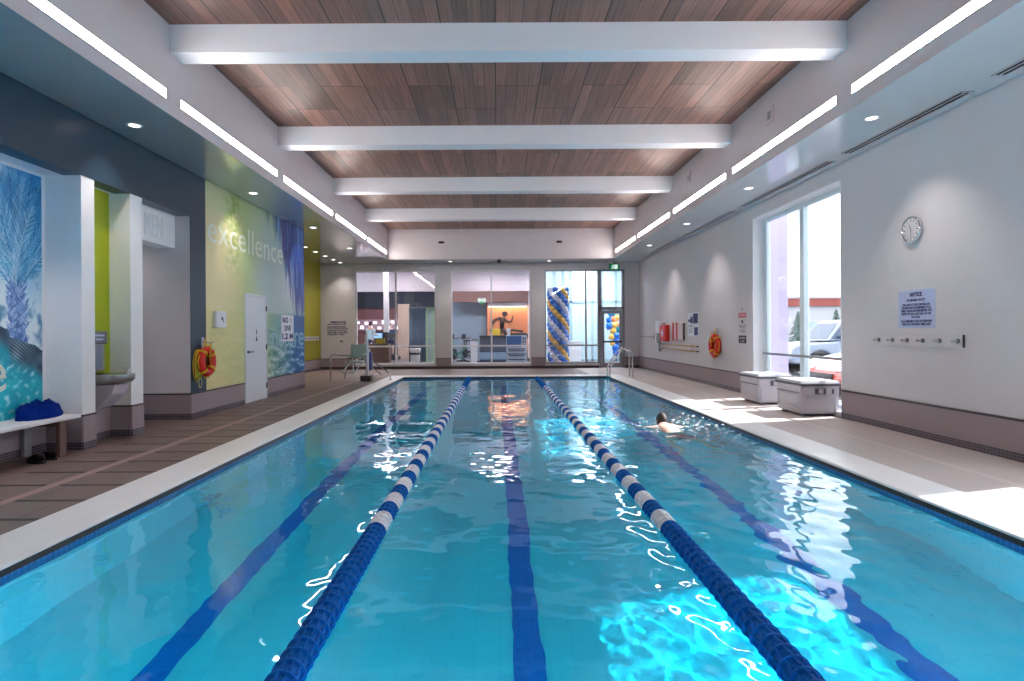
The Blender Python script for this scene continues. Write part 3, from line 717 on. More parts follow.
# exit sign
r = thing('exit_sign', 'green running-man exit sign above the glass door', 'sign', (4.42, 22.0, 3.7))
M['exitgreen'] = emit('exit_green', (10,150,96), 0.2); M['exitwhite'] = emit('exit_white', (236,255,246), 0.35)
MB().box(-0.19,0.19,-0.04,0.04,0,0.24).build('housing', mat('exit_housing',(20,70,56),0.4), r, bevel=0.006)
MB().box(-0.175,0.175,-0.044,-0.039,0.015,0.225).build('face', M['exitgreen'], r)
pg = MB(); y = -0.0455
def pl(*p): pg.add([(a,y,b) for a,b in p],[list(range(len(p)))])
pl((0.0,0.045),(0.12,0.045),(0.12,0.2),(0.0,0.2)); 
pg2 = MB()
def pq(*p): pg2.add([(a,y-0.001,b) for a,b in p],[list(range(len(p)))])
pg.lathe([(0,0),(0.02,0)],(-0.045,y,0.18),'y',12)
pl((-0.06,0.15),(-0.02,0.16),(-0.03,0.1),(-0.07,0.1)); pl((-0.07,0.105),(-0.04,0.1),(-0.1,0.05),(-0.13,0.06)); pl((-0.06,0.105),(-0.03,0.105),(-0.02,0.045),(-0.045,0.045)); pl((-0.1,0.15),(-0.05,0.155),(-0.05,0.14),(-0.1,0.13))
pg.build('pictogram', M['exitwhite'], r)
MB().box(-0.03,0.03,-0.03,0.03,0.24,0.33).build('mount', M['grey'], r)

# ---------------------------------------------------------------- left recess furniture
M['benchtop'] = mat('bench_white', (232,232,238), 0.3); M['benchleg'] = mat('bench_leg_brown', (112,88,84), 0.5)
r = thing('bench', 'white topped bench with brown legs under the palm mural', 'bench', (-5.17, 5.9, 0))
MB().bbox(-0.235,0.24,-0.98,1.03,0.405,0.445,0.008).build('seat', M['benchtop'], r)
for sx in (-0.2, 0.2):
    for yy in (-0.8, 0.76):
        MB().box(sx-0.025,sx+0.025,yy-0.05,yy+0.05,0,0.405).build('leg', M['benchleg'] if sx>0 else M['grey'], r, bevel=0.004)
for yy in (-0.8,0.76): MB().box(-0.175,0.175,yy-0.02,yy+0.02,0.34,0.40).build('cross_rail', M['benchleg'], r)
# heap of blue towel
tw = MB(); n = 34; vs=[]; fs=[]
for j in range(n+1):
    for i in range(n+1):
        a = 2*PI*i/n; t = j/n
        rr = math.sin(PI*(0.5*t))          # from top to rim
        rx, ry = 0.155, 0.30
        fold = 0.26*nz(math.cos(a)*1.7+4, math.sin(a)*1.7, t*2.3)+0.2*nz(math.cos(a)*4, math.sin(a)*4+t*4, 3.1)
        R_ = rr*(1+0.6*fold)
        z = 0.165*math.cos(PI*0.5*t)**0.75*(1+1.1*fold+0.35*math.cos(a-2.4)*rr) 
        z = max(z + 0.03*nz(a*3, t*8, 8)*(1-t), 0.0) if j < n else 0.0
        vs.append((rx*R_*math.cos(a)*(1 if math.cos(a)>0 else 1), ry*R_*math.sin(a), z))
for j in range(n):
    for i in range(n): fs.append((j*(n+1)+i, j*(n+1)+i+1, (j+1)*(n+1)+i+1, (j+1)*(n+1)+i))
tw.add(vs, fs)
o = tw.build('towel', mat('royal_blue_towel',(0,36,120),0.95,spec=0.1,bump=0.8,bscale=120), smooth=True); o.location = (-5.2,6.64,0.445)
tag(o, 'crumpled royal blue towel heaped on the end of the white bench', 'towel')
# black shoes
def shoe(x, y, rz, label):
    r = thing('shoe', label, 'shoe', (x,y,0), rz, 'black shoes under the bench')
    so = MB(); N_=14
    def outline(t): return 0.036+0.016*math.sin(PI*t**0.8)-0.004*math.cos(2*PI*t)
    vs=[];fs=[]
    for i in range(N_+1):
        t=i/N_; y_=-0.14+0.28*t; w_=outline(t)*(0.45+0.55*min(1,min(t,1-t)*9)); 
        for sx in (-1,1):
            for z in (0,0.024): vs.append((sx*w_,y_,z))
    for i in range(N_):
        a=i*4; b=a+4; fs += [(a,a+2,b+2,b),(a+1,b+1,b+3,a+3),(a,b,b+1,a+1),(a+2,a+3,b+3,b+2)]
    fs += [(0,1,3,2),(N_*4,N_*4+2,N_*4+3,N_*4+1)]
    so.add(vs,fs).build('sole', M['black'], r)
    up = MB(); K=10; vs=[];fs=[]
    for i in range(N_+1):
        t=i/N_; y_=-0.135+0.27*t; w_=outline(t)*0.92*(0.35+0.65*min(1,min(t,1-t)*7)); hh = 0.075-0.045*sm(0.35,0.85,t) if t>0.05 else 0.06
        for k in range(K+1):
            a=PI*k/K; vs.append((w_*math.cos(a), y_, 0.022+hh*math.sin(a)**0.7*(0.6 if t in (0,1) else 1)))
    for i in range(N_):
        for k in range(K): fs.append((i*(K+1)+k,i*(K+1)+k+1,(i+1)*(K+1)+k+1,(i+1)*(K+1)+k))
    up.add(vs,fs); up.build('upper', mat('black_leather',(6,6,8),0.6,spec=0.2), r, smooth=True)
    MB().torus((0,-0.07,0.092),0.03,0.008,'z',20,8).build('collar', M['black'], r, smooth=True)
    la=MB()
    for k in range(3): la.box(-0.022,0.022,0.0+0.025*k,0.008+0.025*k,0.09-0.012*k,0.1-0.012*k)
    la.build('laces', M['darktrim'], r)
shoe(-5.0,6.33,1.2,'black shoe nearer the pool on the floor by the bench leg'); shoe(-5.02,6.5,1.35,'black shoe under the bench just behind its mate')
# drinking fountain with bottle filler
r = thing('drinking_fountain', 'stainless drinking fountain with bottle filler in the lime green niche', 'drinking fountain', (-5.27,7.60,0))
MB().bbox(0.0,0.06,-0.17,0.17,0.9,1.28,0.01).build('bottle_filler_panel', M['steel'], r)
MB().bbox(0.0,0.1,-0.17,0.17,1.26,1.43,0.015).build('filler_head', mat('filler_grey',(104,104,118),0.4), r)
MB().box(0.1,0.103,-0.1,0.1,1.36,1.385).box(0.1,0.103,-0.06,0.08,1.31,1.335).build('display', M['signblue'], r)
MB().box(0.055,0.062,-0.11,0.11,0.94,1.24).build('alcove', mat('alcove_steel',(150,160,184),0.3,0.8), r)
ba_ = MB(); pr = []
K=28
def oval(w, d, z):   # d-shaped plan against the wall
    P=[]
    for k in range(K+1):
        a=-PI/2+PI*k/K; P.append((0.02+d*abs(math.cos(a))**0.6, w*math.copysign(abs(math.sin(a))**0.75, math.sin(a)), z))
    return P
rings=[oval(0.19,0.34,0.74),oval(0.22,0.46,0.765),oval(0.23,0.5,0.80),oval(0.23,0.505,0.868),oval(0.222,0.49,0.876),oval(0.205,0.465,0.872),oval(0.18,0.42,0.83),oval(0.05,0.2,0.815)]
vs=[p for q in rings for p in q]; n1=K+1; fs=[]
for i in range(len(rings)-1):
    for k in range(n1): fs.append((i*n1+k,i*n1+(k+1)%n1,(i+1)*n1+(k+1)%n1,(i+1)*n1+k))
fs += [list(range(n1))[::-1],[(len(rings)-1)*n1+k for k in range(n1)]]
ba_.add(vs,fs).build('basin', M['steel'], r, smooth=True, auto=50)
MB().prism([(0.0,0.74),(0.40,0.74),(0.36,0.62),(0.17,0.44),(0.0,0.40)],'y',-0.15,0.15).build('apron', mat('apron_grey',(186,180,194),0.4), r, bevel=0.01)
sp = MB(); sp.lathe([(0.022,0.865),(0.02,0.885),(0.012,0.9)],(0.42,0.1,0),'z',14); sp.tube([(0.42,0.1,0.89),(0.425,0.1,0.93),(0.405,0.1,0.955),(0.375,0.1,0.955)],0.01,10)
sp.build('spout', M['chrome'], r, smooth=True, auto=50)
MB().lathe([(0.0,0.822),(0.035,0.824)],(0.24,0,0),'z',16).build('drain', M['darktrim'], r)

# ---------------------------------------------------------------- left wall fittings
def ring_life(loc, R, side, label, extra):
    r = thing('life_ring', label, 'life ring', loc)
    sg = 1 if side == 'L' else -1
    MB().torus((sg*0.075,0,0),R,0.068 if side=='L' else 0.072,'x',44,14).build('ring', M['red'], r, smooth=True)
    for k in range(4):
        b = MB()
        a = PI/4+PI/2*k; c = (sg*0.075, R*math.cos(a), R*math.sin(a)); t = Vector((0,-math.sin(a),math.cos(a)))
        b.torus((0,0,0),0.074,0.006,'x',18,6)
        n0 = len(b.v)-18*6
        X_ = Vector((sg,0,0)); Rr = Vector((0,math.cos(a),math.sin(a)))
        for i in range(n0,len(b.v)):
            v = Vector(b.v[i]); b.v[i] = tuple(Vector(c)+X_*v.y+Rr*v.z+t*v.x*4)
        b.build('band', M['rope'], r, smooth=True)
    ro = MB(); P=[]
    for k in range(48):
        a=2*PI*k/48; rr=R+0.07+0.028*math.cos(4*a); P.append((sg*0.08, rr*math.cos(a), rr*math.sin(a)))
    ro.tube(P,0.008,8,close=True); ro.build('grab_line', M['rope'], r, smooth=True)
    co = MB(); rnd = random.Random(5)
    for k in range(7):   # coil of throwing line looped over the hook
        w_ = 0.07+0.02*k; cz = R+0.02-0.20-0.012*k; P=[]
        for i in range(30):
            a=2*PI*i/30; P.append((sg*(0.022+0.008*(k%3)), extra*(0.13+0.012*k)+w_*math.cos(a)*0.7, cz+ (0.2+0.01*k)*math.sin(a)))
        co.tube(P,0.0075,6,close=True)
    co.tube([(sg*0.15,0.0,R+0.12),(sg*0.155,extra*0.02,R+0.02),(sg*0.16,extra*0.06,R-0.1),(sg*0.155,extra*0.02,R-0.24)],0.01,6)
    co.tube([(sg*0.05,0.0,R+0.2),(sg*0.06,extra*0.05,R+0.05),(sg*0.05,extra*0.12,R-0.1)],0.012,6)
    co.build('throw_line', M['rope'], r, smooth=True)
    MB().box(min(0,sg*0.012),max(0,sg*0.012),-0.04,0.04,R+0.03,R+0.22).tube([(sg*0.01,0,R+0.14),(sg*0.17,0,R+0.12),(sg*0.19,0,R+0.15)],0.009,8).build('bracket', M['steel'], r)
    return r
lr = ring_life((XL+0.006,9.86,0.92),0.19,'L','red life ring with coiled yellow throw line on the slate wall strip',-1)
lp = MB(); P=[(0.05,-0.16+0.05*math.cos(t*2*PI/24),-0.33+0.10*math.sin(t*2*PI/24)) for t in range(24)]; lp.tube(P,0.006,6,close=True); lp.tube([(0.05,-0.15,-0.24),(0.06,-0.12,-0.1)],0.006,6)
lp.build('rope_end', mat('pale_rope',(206,206,150),0.8), lr, smooth=True)
cg = MB()
for k in range(5): cg.tube([(0.03+0.01*k,-0.27+0.025*k+0.02*math.sin(j*1.3+k),0.12-0.055*j) for j in range(8)],0.009,6)
cg.build('hanging_line', M['green_rope'], lr, smooth=True)
r = thing('wall_box', 'small white box with a black mark on the yellow part of the mural', 'wall box', (XL+0.008,10.42,1.5))
MB().bbox(0,0.07,-0.19,0.19,0,0.29,0.01).build('case', M['signwhite'], r)
bm_=MB(); bm_.add([(0.0715,0.0,0.19),(0.0715,0.02,0.2),(0.0715,0.10,0.09),(0.0715,0.08,0.08)],[(0,1,2,3)]); bm_.add([(0.0715,-0.02,0.16),(0.0715,0.03,0.19),(0.0715,0.04,0.15),(0.0715,0.0,0.12)],[(0,1,2,3)]); bm_.build('mark', M['black'], r)
# notice on the mural: white sheet with three lines of heavy purple print
r = thing('notice_sign', 'white notice with three heavy purple lines on the blue end of mural', 'sign', (XL+0.008,13.88,1.2))
MB().box(0,0.008,-0.40,0.40,0,0.62).build('board', M['signwhite'], r, bevel=0.002)
tx=MB()
for s, y, z, w_, h_ in (('NO',-0.34,0.43,0.36,0.14),('!',0.18,0.46,0.05,0.09),('DIVE',-0.22,0.245,0.42,0.13),('1.2 M',-0.36,0.05,0.72,0.14)):
    text_geo(tx, s, wallmat('L',(0.0095,y,z)), w=w_, h=h_, bold=0.045)
    b0=tx
tx.build('lettering', M['purpleink'], r)

# ---------------------------------------------------------------- right wall fittings
r = thing('wall_clock', 'round chrome rimmed wall clock above the notice', 'clock', (XR,7.64,2.69))
MB().lathe([(0.172,0),(0.178,-0.02),(0.172,-0.045),(0.158,-0.05),(0.15,-0.038)],(0,0,0),'x',40).build('rim', M['chrome'], r, smooth=True)
MB().lathe([(0.0,-0.0395),(0.150,-0.0395)],(0,0,0),'x',40).build('dial', mat('clock_dial',(196,198,206),0.4), r)
tk=MB()
for k in range(12):
    a=2*PI*k/12; c=Vector((-0.041,0.125*math.sin(a),0.125*math.cos(a))); d_=Vector((0,math.sin(a),math.cos(a))); p_=Vector((0,math.cos(a),-math.sin(a)))
    L_=0.024 if k%3==0 else 0.016; tk.add([c-d_*L_-p_*0.005,c+d_*L_-p_*0.005,c+d_*L_+p_*0.005,c-d_*L_+p_*0.005],[(0,1,2,3)])
tk.build('hour_marks', M['darktrim'], r)
def hand(L_,w_,a,nm):
    d_=Vector((0,-math.sin(a),math.cos(a))); p_=Vector((0,math.cos(a),math.sin(a))); c=Vector((-0.043,0,0))
    MB().add([c-d_*0.025-p_*w_,c+d_*L_-p_*w_*0.5,c+d_*L_+p_*w_*0.5,c-d_*0.025+p_*w_],[(0,1,2,3)]).build(nm, M['black'], r)
hand(0.08,0.006,-0.35,'hour_hand'); hand(0.12,0.005,PI*0.97,'minute_hand')
# notice board
r = thing('notice_sign', 'pale blue notice with dark blue lines of print above the hook rail', 'sign', (XR,7.60,1.41))
MB().box(-0.006,0,-0.33,0.33,0,0.49).build('board', M['signblue'], r, bevel=0.002)
tx=MB()
for s,z,h_,w_ in (('NOTICE',0.405,0.05,0.22),('NO LIFEGUARD ON DUTY',0.345,0.028,0.34),('POOL USE IS AT YOUR OWN RISK AND',0.285,0.028,0.5),('CHILDREN MUST BE SUPERVISED AT ALL',0.245,0.028,0.54),('TIMES. PLEASE SHOWER BEFORE YOU',0.205,0.028,0.56),('ENTER THE POOL AND WALK ON THE',0.165,0.028,0.53),('POOL DECK',0.125,0.026,0.16),('IN AN EMERGENCY USE THE TELEPHONE',0.07,0.028,0.56),('AND CALL THE FRONT DESK STAFF',0.03,0.028,0.52)):
    text_geo(tx, s, wallmat('R',(-0.0072,0,z)), w=w_, h=h_*1.12, align='CENTER', bold=0.055)
tx.build('lettering', M['blueprint'], r)
def hook_rail(loc, L_, n, label, rz=0, hooks='chrome'):
    r = thing('hook_rail', label, 'hook rail', loc, rz, 'coat hook rails')
    MB().bbox(-0.02,0,-L_/2,L_/2,-0.075,0.075,0.004).build('board', M['wall'], r)
    MB().box(-0.021,0.0,-L_/2-0.012,-L_/2,-0.075,0.075).build('end_cap', M['darktrim'], r)
    for k in range(n):
        y=-L_/2+L_*(0.04+0.92*k/(n-1)) if n>1 else 0
        hk=MB(); hk.lathe([(0.028,0),(0.028,-0.012),(0.01,-0.016)],(-0.02,y,0),'x',14); hk.lathe([(0.011,-0.014),(0.009,-0.065),(0.015,-0.07),(0.017,-0.08),(0.012,-0.09),(0.0,-0.092)],(-0.02,y,0),'x',14,1)
        hk.build('hook', [M['hook'],M['steel']], r, smooth=True, auto=50)
    return r
hook_rail((XR,7.6,1.245),1.55,6,'white six-hook rail under the pale blue notice on the right wall')
hook_rail((XR,21.2,1.2),1.9,6,'hook rail in the far right corner beyond the emergency phone')
hook_rail((-6.75,21.3,1.2),1.7,6,'hook rail on the lime wall of the far recess',PI)
# standing warning sign
r = thing('warning_sign', 'tall warning sign with red heading and black panel left of the window', 'sign', (XR,12.98,1.08))
MB().box(-0.005,0,-0.21,0.21,0,0.86).build('board', M['wall'], r, bevel=0.002)
tx=MB()
tx.add([(-0.006,-0.05,0.76),(-0.006,0.05,0.76),(-0.006,0,0.84)],[(0,1,2)],2)
tx.box(-0.0065,-0.005,-0.2,0.2,0.60,0.70,1)
tx.add([(-0.0065,-0.05,0.48),(-0.0065,0.05,0.48),(-0.0065,0.05,0.54),(-0.0065,-0.05,0.54)],[(0,1,2,3)],0)
text_geo(tx,'SHALLOW',wallmat('R',(-0.0066,0,0.37)),w=0.36,h=0.075,align='CENTER'); text_geo(tx,'WATER',wallmat('R',(-0.0066,0,0.26)),w=0.28,h=0.075,align='CENTER')
tx.box(-0.0065,-0.005,-0.2,0.2,0.03,0.20,0)
text_geo(tx,'WARNING',wallmat('R',(-0.0072,0,0.62)),w=0.34,h=0.06,align='CENTER',mi=3); text_geo(tx,'NO DIVING',wallmat('R',(-0.0072,0,0.12)),w=0.3,h=0.05,align='CENTER',mi=3); text_geo(tx,'1.2 M',wallmat('R',(-0.0072,0,0.05)),w=0.18,h=0.045,align='CENTER',mi=3)
tx.build('lettering',[M['black'],mat('warn_red',(200,40,70),0.5),M['grey'],M['signwhite']], r)
ring_life((XR,14.45,1.02),0.225,'R','red life ring with yellow line hanging right of the blue picture sign',1)
# picture sign
r = thing('picture_sign', 'white sign with dark blue picture panels between red cases and life ring', 'sign', (XR,16.25,1.24))
MB().box(-0.006,0,-0.43,0.43,0,0.66).build('board', M['signwhite'], r, bevel=0.002)
pb=MB()
for y0,y1,z0,z1 in ((-0.40,-0.02,0.36,0.63),(-0.40,-0.1,0.03,0.25),(0.02,0.2,0.36,0.55),(0.2,0.4,0.4,0.48)): pb.box(-0.008,-0.006,y0,y1,z0,z1)
for z in (0.3,0.27,0.2,0.15,0.1): pb.box(-0.0075,-0.006,0.02,0.38,z,z+0.012)
pb.build('print', M['blueprint'], r)
# spine board with red straps
r = thing('spine_board', 'pale rescue board with red straps mounted on the right wall', 'rescue board', (XR,17.55,1.12))
MB().bbox(-0.05,-0.005,-0.55,0.55,0,0.52,0.02).build('board', mat('board_pale',(214,196,200),0.5), r)
for y in (0.38,0.02): MB().box(-0.062,-0.048,y-0.07,y+0.07,-0.01,0.53).build('strap', M['red'], r, bevel=0.003)
MB().box(-0.055,-0.003,-0.58,-0.55,0.02,0.5).build('edge_guard', M['darktrim'], r)
for y in (0.5,-0.5): MB().box(-0.06,0,y-0.03,y+0.03,-0.03,0.0).build('bracket', M['steel'], r)
r = thing('first_aid_case', 'bright red first aid case on the wall next to the rescue board', 'first aid case', (XR,18.75,1.07))
MB().bbox(-0.16,-0.0,-0.3,0.3,0,0.52,0.03).build('case', M['red'], r)
MB().box(-0.163,-0.158,-0.05,0.05,0.14,0.38).box(-0.163,-0.158,-0.12,0.12,0.22,0.30).build('cross', M['signwhite'], r)
MB().tube([(-0.1,-0.09,0.52),(-0.1,-0.09,0.57),(-0.1,0.09,0.57),(-0.1,0.09,0.52)],0.012,8).build('handle', M['black'], r, smooth=True)
r = thing('emergency_phone', 'white emergency phone box with a hood left of the red case', 'telephone', (XR,19.55,0.72))
MB().bbox(-0.12,0,-0.16,0.16,0.62,1.02,0.015).build('hood', M['signwhite'], r)
MB().bbox(-0.09,0,-0.15,0.15,0.28,0.6,0.015).build('body', mat('phone_grey',(150,154,164),0.4), r)
MB().tube([(-0.11,0.08,0.3),(-0.13,0.08,0.34),(-0.13,0.08,0.5),(-0.11,0.08,0.54)],[0.028,0.018,0.018,0.028],10).build('handset', mat('phone_white',(236,240,240),0.3), r, smooth=True)
MB().box(-0.05,0,-0.04,0.04,0.0,0.28).build('conduit', M['grey'], r)
# rescue poles on brackets
for z, lab in ((0.97,'upper'),(0.84,'lower')):
    r = thing('rescue_pole', 'long brass coloured rescue pole along the wall, %s of the two' % lab, 'rescue pole', (XR,17.45,z))
    MB().tube([(-0.07,-1.75,0),(-0.07,1.7,0)],0.017,10).build('pole', mat('brass_pole_'+lab,(196,164,110),0.35,0.5), r, smooth=True)
    hk=MB(); hk.tube([(-0.07,1.68,0)]+[(-0.07,1.72+0.12-0.12*math.cos(t*PI/8),0.12*math.sin(t*PI/8)*(1 if lab=='upper' else -1)) for t in range(9)],0.01,8); hk.build('hook', [M['hook'],M['steel']], r, smooth=True)
    for y in (-1.3,1.5): MB().box(-0.055,0,y-0.02,y+0.02,-0.02,0.02).torus((-0.07,y,0),0.022,0.006,'y',16,6).build('clip', M['darktrim'], r)
    MB().lathe([(0.0,-1.8),(0.02,-1.79),(0.02,-1.7)],(-0.07,0,0),'y',10).build('grip', M['black'], r)
# far wall notice
r = thing('notice_sign', 'notice of purple print lines on the far wall beside the pool lift', 'sign', (-6.1,YF,1.22))
MB().box(-0.42,0.42,-0.005,0,0.0,0.66).build('board', M['wall'], r, bevel=0.002)
tx=MB()
for s,x,z,w_,h_ in (('SWIMMING POOL RULES',-0.28,0.55,0.6,0.07),('please read before you swim',-0.38,0.47,0.7,0.06),('SHOWER BEFORE ENTERING',-0.40,0.38,0.72,0.05),('no food or drink in the pool area',-0.40,0.31,0.8,0.055),('NO RUNNING ON THE DECK',-0.40,0.24,0.76,0.05),('children under 12 need an adult',-0.40,0.165,0.78,0.055),('THANK YOU',-0.40,0.09,0.66,0.05)):
    text_geo(tx,s,wallmat('F',(x,-0.0062,z)),w=w_,h=h_*1.15,bold=0.06)
tx.build('lettering', M['purpleink'], r)
r = thing('wall_socket', 'tiny grey socket under the far wall notice', 'socket', (-5.95,YF,1.08))
MB().bbox(-0.06,0.06,-0.02,0,-0.04,0.04,0.005).build('plate', M['grey'], r); MB().box(-0.03,0.03,-0.024,-0.019,-0.015,0.015).build('opening', M['gap'], r)

# ---------------------------------------------------------------- deck boxes
M['resin'] = mat('grey_resin', (186,182,190), 0.5); M['resindark'] = mat('dark_resin', (92,90,100), 0.5); M['resinlid'] = mat('resin_lid', (178,182,190), 0.4)
def deck_box(x, y, label):
    r = thing('storage_box', label, 'storage box', (x,y,0), 0, 'deck storage boxes under the window')
    hw, hl = 0.315, 0.415
    b = MB(); bm = bmesh.new(); bmesh.ops.create_cube(bm, size=1)
    for p in bm.verts:
        k = 1.0 if p.co.z > 0 else 0.97
        p.co = Vector((p.co.x*2*hw*k, p.co.y*2*hl*k, 0.035+(p.co.z+0.5)*0.465))
    bmesh.ops.bevel(bm, geom=bm.edges[:], offset=0.018, segments=2, affect='EDGES'); bm.verts.index_update()
    b.add([p.co for p in bm.verts], [[q.index for q in f.verts] for f in bm.faces]); bm.free()
    b.build('body', M['resin'], r)
    # raised frames on the long and short faces
    p = MB()
    for sg in (-1,1):
        X = sg*hw
        def pb(y0,y1,z0,z1,t=0.008):
            k=0.012; p.obox((X*(0.97+0.03*((z0+z1)/2-0.035)/0.465)+sg*0.004,(y0+y1)/2,(z0+z1)/2),(t+0.004,0,0),(0,(y1-y0)/2,0),(sg*0.0,0,(z1-z0)/2))
        pb(-hl*0.86,-hl*0.76,0.08,0.33); pb(hl*0.76,hl*0.86,0.08,0.33); g_ = MB(); g_.box(min(X*0.97,X*1.02),max(X*0.97,X*1.02),-hl*0.9,hl*0.9,0.362,0.378); g_.build('groove_shade', M['resindark'], r)  # dark strip painted on for the shade in the groove
        
        pb(-hl*0.86,hl*0.86,0.325,0.34)
        P=[]
        for i in range(9): 
            t_=-1+2*i/8; P.append((t_*hl*0.76, 0.12+0.035*(1-t_*t_)))
        poly=P+[(hl*0.76,0.09),(-hl*0.76,0.09)]
        p.prism(poly,'x',min(X*0.97,X*0.976+sg*0.016),max(X*0.97,X*0.976+sg*0.016))
        Y = sg*hl
        for x0,x1,z0,z1 in ((-hw*0.84,-hw*0.74,0.06,0.32),(hw*0.74,hw*0.84,0.06,0.32),(-hw*0.84,hw*0.84,0.30,0.32),(-hw*0.84,hw*0.84,0.06,0.08)):
            p.obox(((x0+x1)/2, Y*(0.97+0.03*((z0+z1)/2-0.035)/0.465)+sg*0.004,(z0+z1)/2),((x1-x0)/2,0,0),(0,0.01,0),(0,0,(z1-z0)/2))
    p.build('panel_frame', M['resin'], r, bevel=0.003)
    MB().bbox(-hw-0.02,hw+0.02,-hl-0.02,hl+0.02,0.488,0.525,0.008).build('lid_rim', M['resindark'], r)
    l=MB(); bm = bmesh.new(); bmesh.ops.create_cube(bm, size=1)
    for q in bm.verts:
        k = 0.93 if q.co.z > 0 else 1.0
        q.co = Vector((q.co.x*2*(hw+0.015)*k, q.co.y*2*(hl+0.015)*k, 0.522+(q.co.z+0.5)*0.045))
    bmesh.ops.bevel(bm, geom=bm.edges[:], offset=0.01, segments=2, affect='EDGES'); bm.verts.index_update()
    l.add([q.co for q in bm.verts], [[w_.index for w_ in f_.verts] for f_ in bm.faces]); bm.free(); l.build('lid', M['resinlid'], r)
    h=MB()
    h.box(-0.09,0.09,-hl-0.008,-hl*0.96,0.355,0.45); h.build('handle_recess', M['resindark'], r, bevel=0.003)
    MB().bbox(-0.035,0.035,-hl-0.03,-hl-0.004,0.365,0.44,0.006).build('handle', M['resin'], r)
    MB().box(0.19,0.215,-hl-0.01,-hl*0.96,0.36,0.44).build('latch', M['resindark'], r)
    for sx in (-1,1):
        for sy in (-1,1): MB().bbox(sx*0.2-0.05,sx*0.2+0.05,sy*0.3-0.06,sy*0.3+0.06,0,0.04,0.008).build('foot', M['resindark'], r)
deck_box(5.20,9.83,'grey resin storage box under the window, the one nearer the camera')
deck_box(5.19,11.34,'grey resin storage box under the window, partly hidden behind the other')
# ---------------------------------------------------------------- lane lines
M['floatblue'] = mat('float_blue', (0,100,186), 0.55, spec=0.15); M['floatwhite'] = mat('float_white', (236,238,244), 0.35, coat=0.3)
def float_geo(mb, c, mi=0, fine=True):
    p = 0.044; R = 0.075; seg = 24 if fine else 12
    if fine:
        prof = [(0.014,-p+0.001),(0.056,-p+0.001),(0.060,-p+0.006),(0.060,0.006),(0.066,0.010),(R,0.014),(R+0.001,0.02),(R,0.028),(0.066,0.033),(0.056,0.036),(0.052,p-0.001),(0.014,p-0.001)]
    else: prof = [(0.05,-p+0.001),(0.058,-p+0.004),(0.058,0.008),(R,0.014),(R,0.028),(0.05,p-0.002)]
    mb.lathe(prof, c, 'y', seg, mi)
    if fine:
        for k in range(12):
            a = 2*PI*k/12+0.13; u = Vector((math.cos(a),0,math.sin(a))); t = Vector((-math.sin(a),0,math.cos(a)))
            mb.obox(Vector(c)+u*0.063+Vector((0,-0.014,0)), u*0.008, Vector((0,0.028,0)), t*0.0028, mi)
def lane_color(y): # blue at both ends, alternating blocks between
    if y < 4.28 or y > 15.0: return 0
    return 1 if int((y-4.28)/0.264) % 2 == 0 else 0
protos = {}
def lane_line(x, label):
    r = thing('lane_line', label, 'lane line', (x, PY0, ZW+0.012), 0, 'floating lane lines across the pool')
    MB().tube([(0,0.0,0),(0,PY1-PY0,0)],0.008,8).build('cable', M['steel'], r)
    MB().torus((0,PY1-PY0-0.03,0),0.03,0.01,'x',16,8).build('wall_anchor', M['chrome'], r)
    y = 0.75; n = 0; rest = MB()
    while y < PY1-PY0-0.12:
        mi = lane_color(y+PY0)
        if n < 98:
            if mi not in protos:
                mb = MB(); float_geo(mb,(0,0,0)); o = mb.build('float', M['floatwhite'] if mi else M['floatblue'], r, smooth=True, auto=35); o.location = (0,y,0); protos[mi] = o
            else:
                o = protos[mi].copy(); COL.objects.link(o); o.parent = r; o.location = (0,y,0)
            if mi: o['label'] = 'white float'
        else: float_geo(rest,(0,y,0),mi,False)
        y += 0.088; n += 1
    o = rest.build('floats_beyond', [M['floatblue'],M['floatwhite']], r, smooth=True, auto=35); o['kind'] = 'stuff'; o['label'] = 'distant blue and white floats'
lane_line(-0.885,'blue and white lane line floating on the water, left of the middle lane')
lane_line(1.245,'blue and white lane line floating on the water between middle lane and swimmer')

# ---------------------------------------------------------------- pool lift and rails
M['liftgrey'] = mat('lift_seat_green_grey', (150,170,164), 0.45); M['liftwhite'] = mat('lift_white', (216,222,234), 0.35)
r = thing('pool_lift', 'pool lift with grey green seat and white mast on the far left deck', 'pool lift', (-3.77,17.0,0))
MB().bbox(-0.17,0.13,-0.2,0.2,0,0.16,0.02).build('base', M['darktrim'], r)
MB().tube([(0,0,0.15),(0,0,0.92)],0.045,14).tube([(-0.05,0.12,0.9),(-0.05,0.12,1.34)],[0.06,0.045],12).box(-0.08,0.05,-0.04,0.16,0.84,0.92).build('mast', M['liftwhite'], r, smooth=True, auto=40)
MB().tube([(0,0,0.88),(-0.1,-0.02,0.9),(-0.2,-0.05,0.82)],0.035,10).build('arm', M['liftwhite'], r, smooth=True)
MB().bbox(-0.46,0.0,-0.12,-0.06,0.68,1.06,0.025).build('backrest', M['liftgrey'], r)
MB().bbox(-0.42,-0.05,-0.52,-0.1,0.54,0.6,0.02).build('seat', M['liftgrey'], r)
fr=MB()
for x in (-0.4,-0.07): fr.tube([(x,-0.1,0.7),(x,-0.12,0.52),(x,-0.5,0.52),(x-0.12,-0.6,0.34),(x-0.12,-0.75,0.30)],0.018,8)
fr.tube([(-0.52,-0.75,0.30),(-0.19,-0.75,0.30)],0.018,8); fr.build('frame', M['liftgrey'], r, smooth=True)
for x in (-0.42,-0.03): MB().tube([(x,-0.1,0.78),(x,-0.44,0.78),(x,-0.46,0.7)],0.02,8).build('armrest', M['liftgrey'], r, smooth=True)
MB().bbox(-0.54,-0.18,-0.86,-0.72,0.28,0.31,0.01).build('footrest', M['liftgrey'], r)
MB().bbox(0.03,0.12,0.0,0.16,0.3,0.82,0.02).build('battery_pack', mat('battery_blue',(70,84,150),0.4), r)
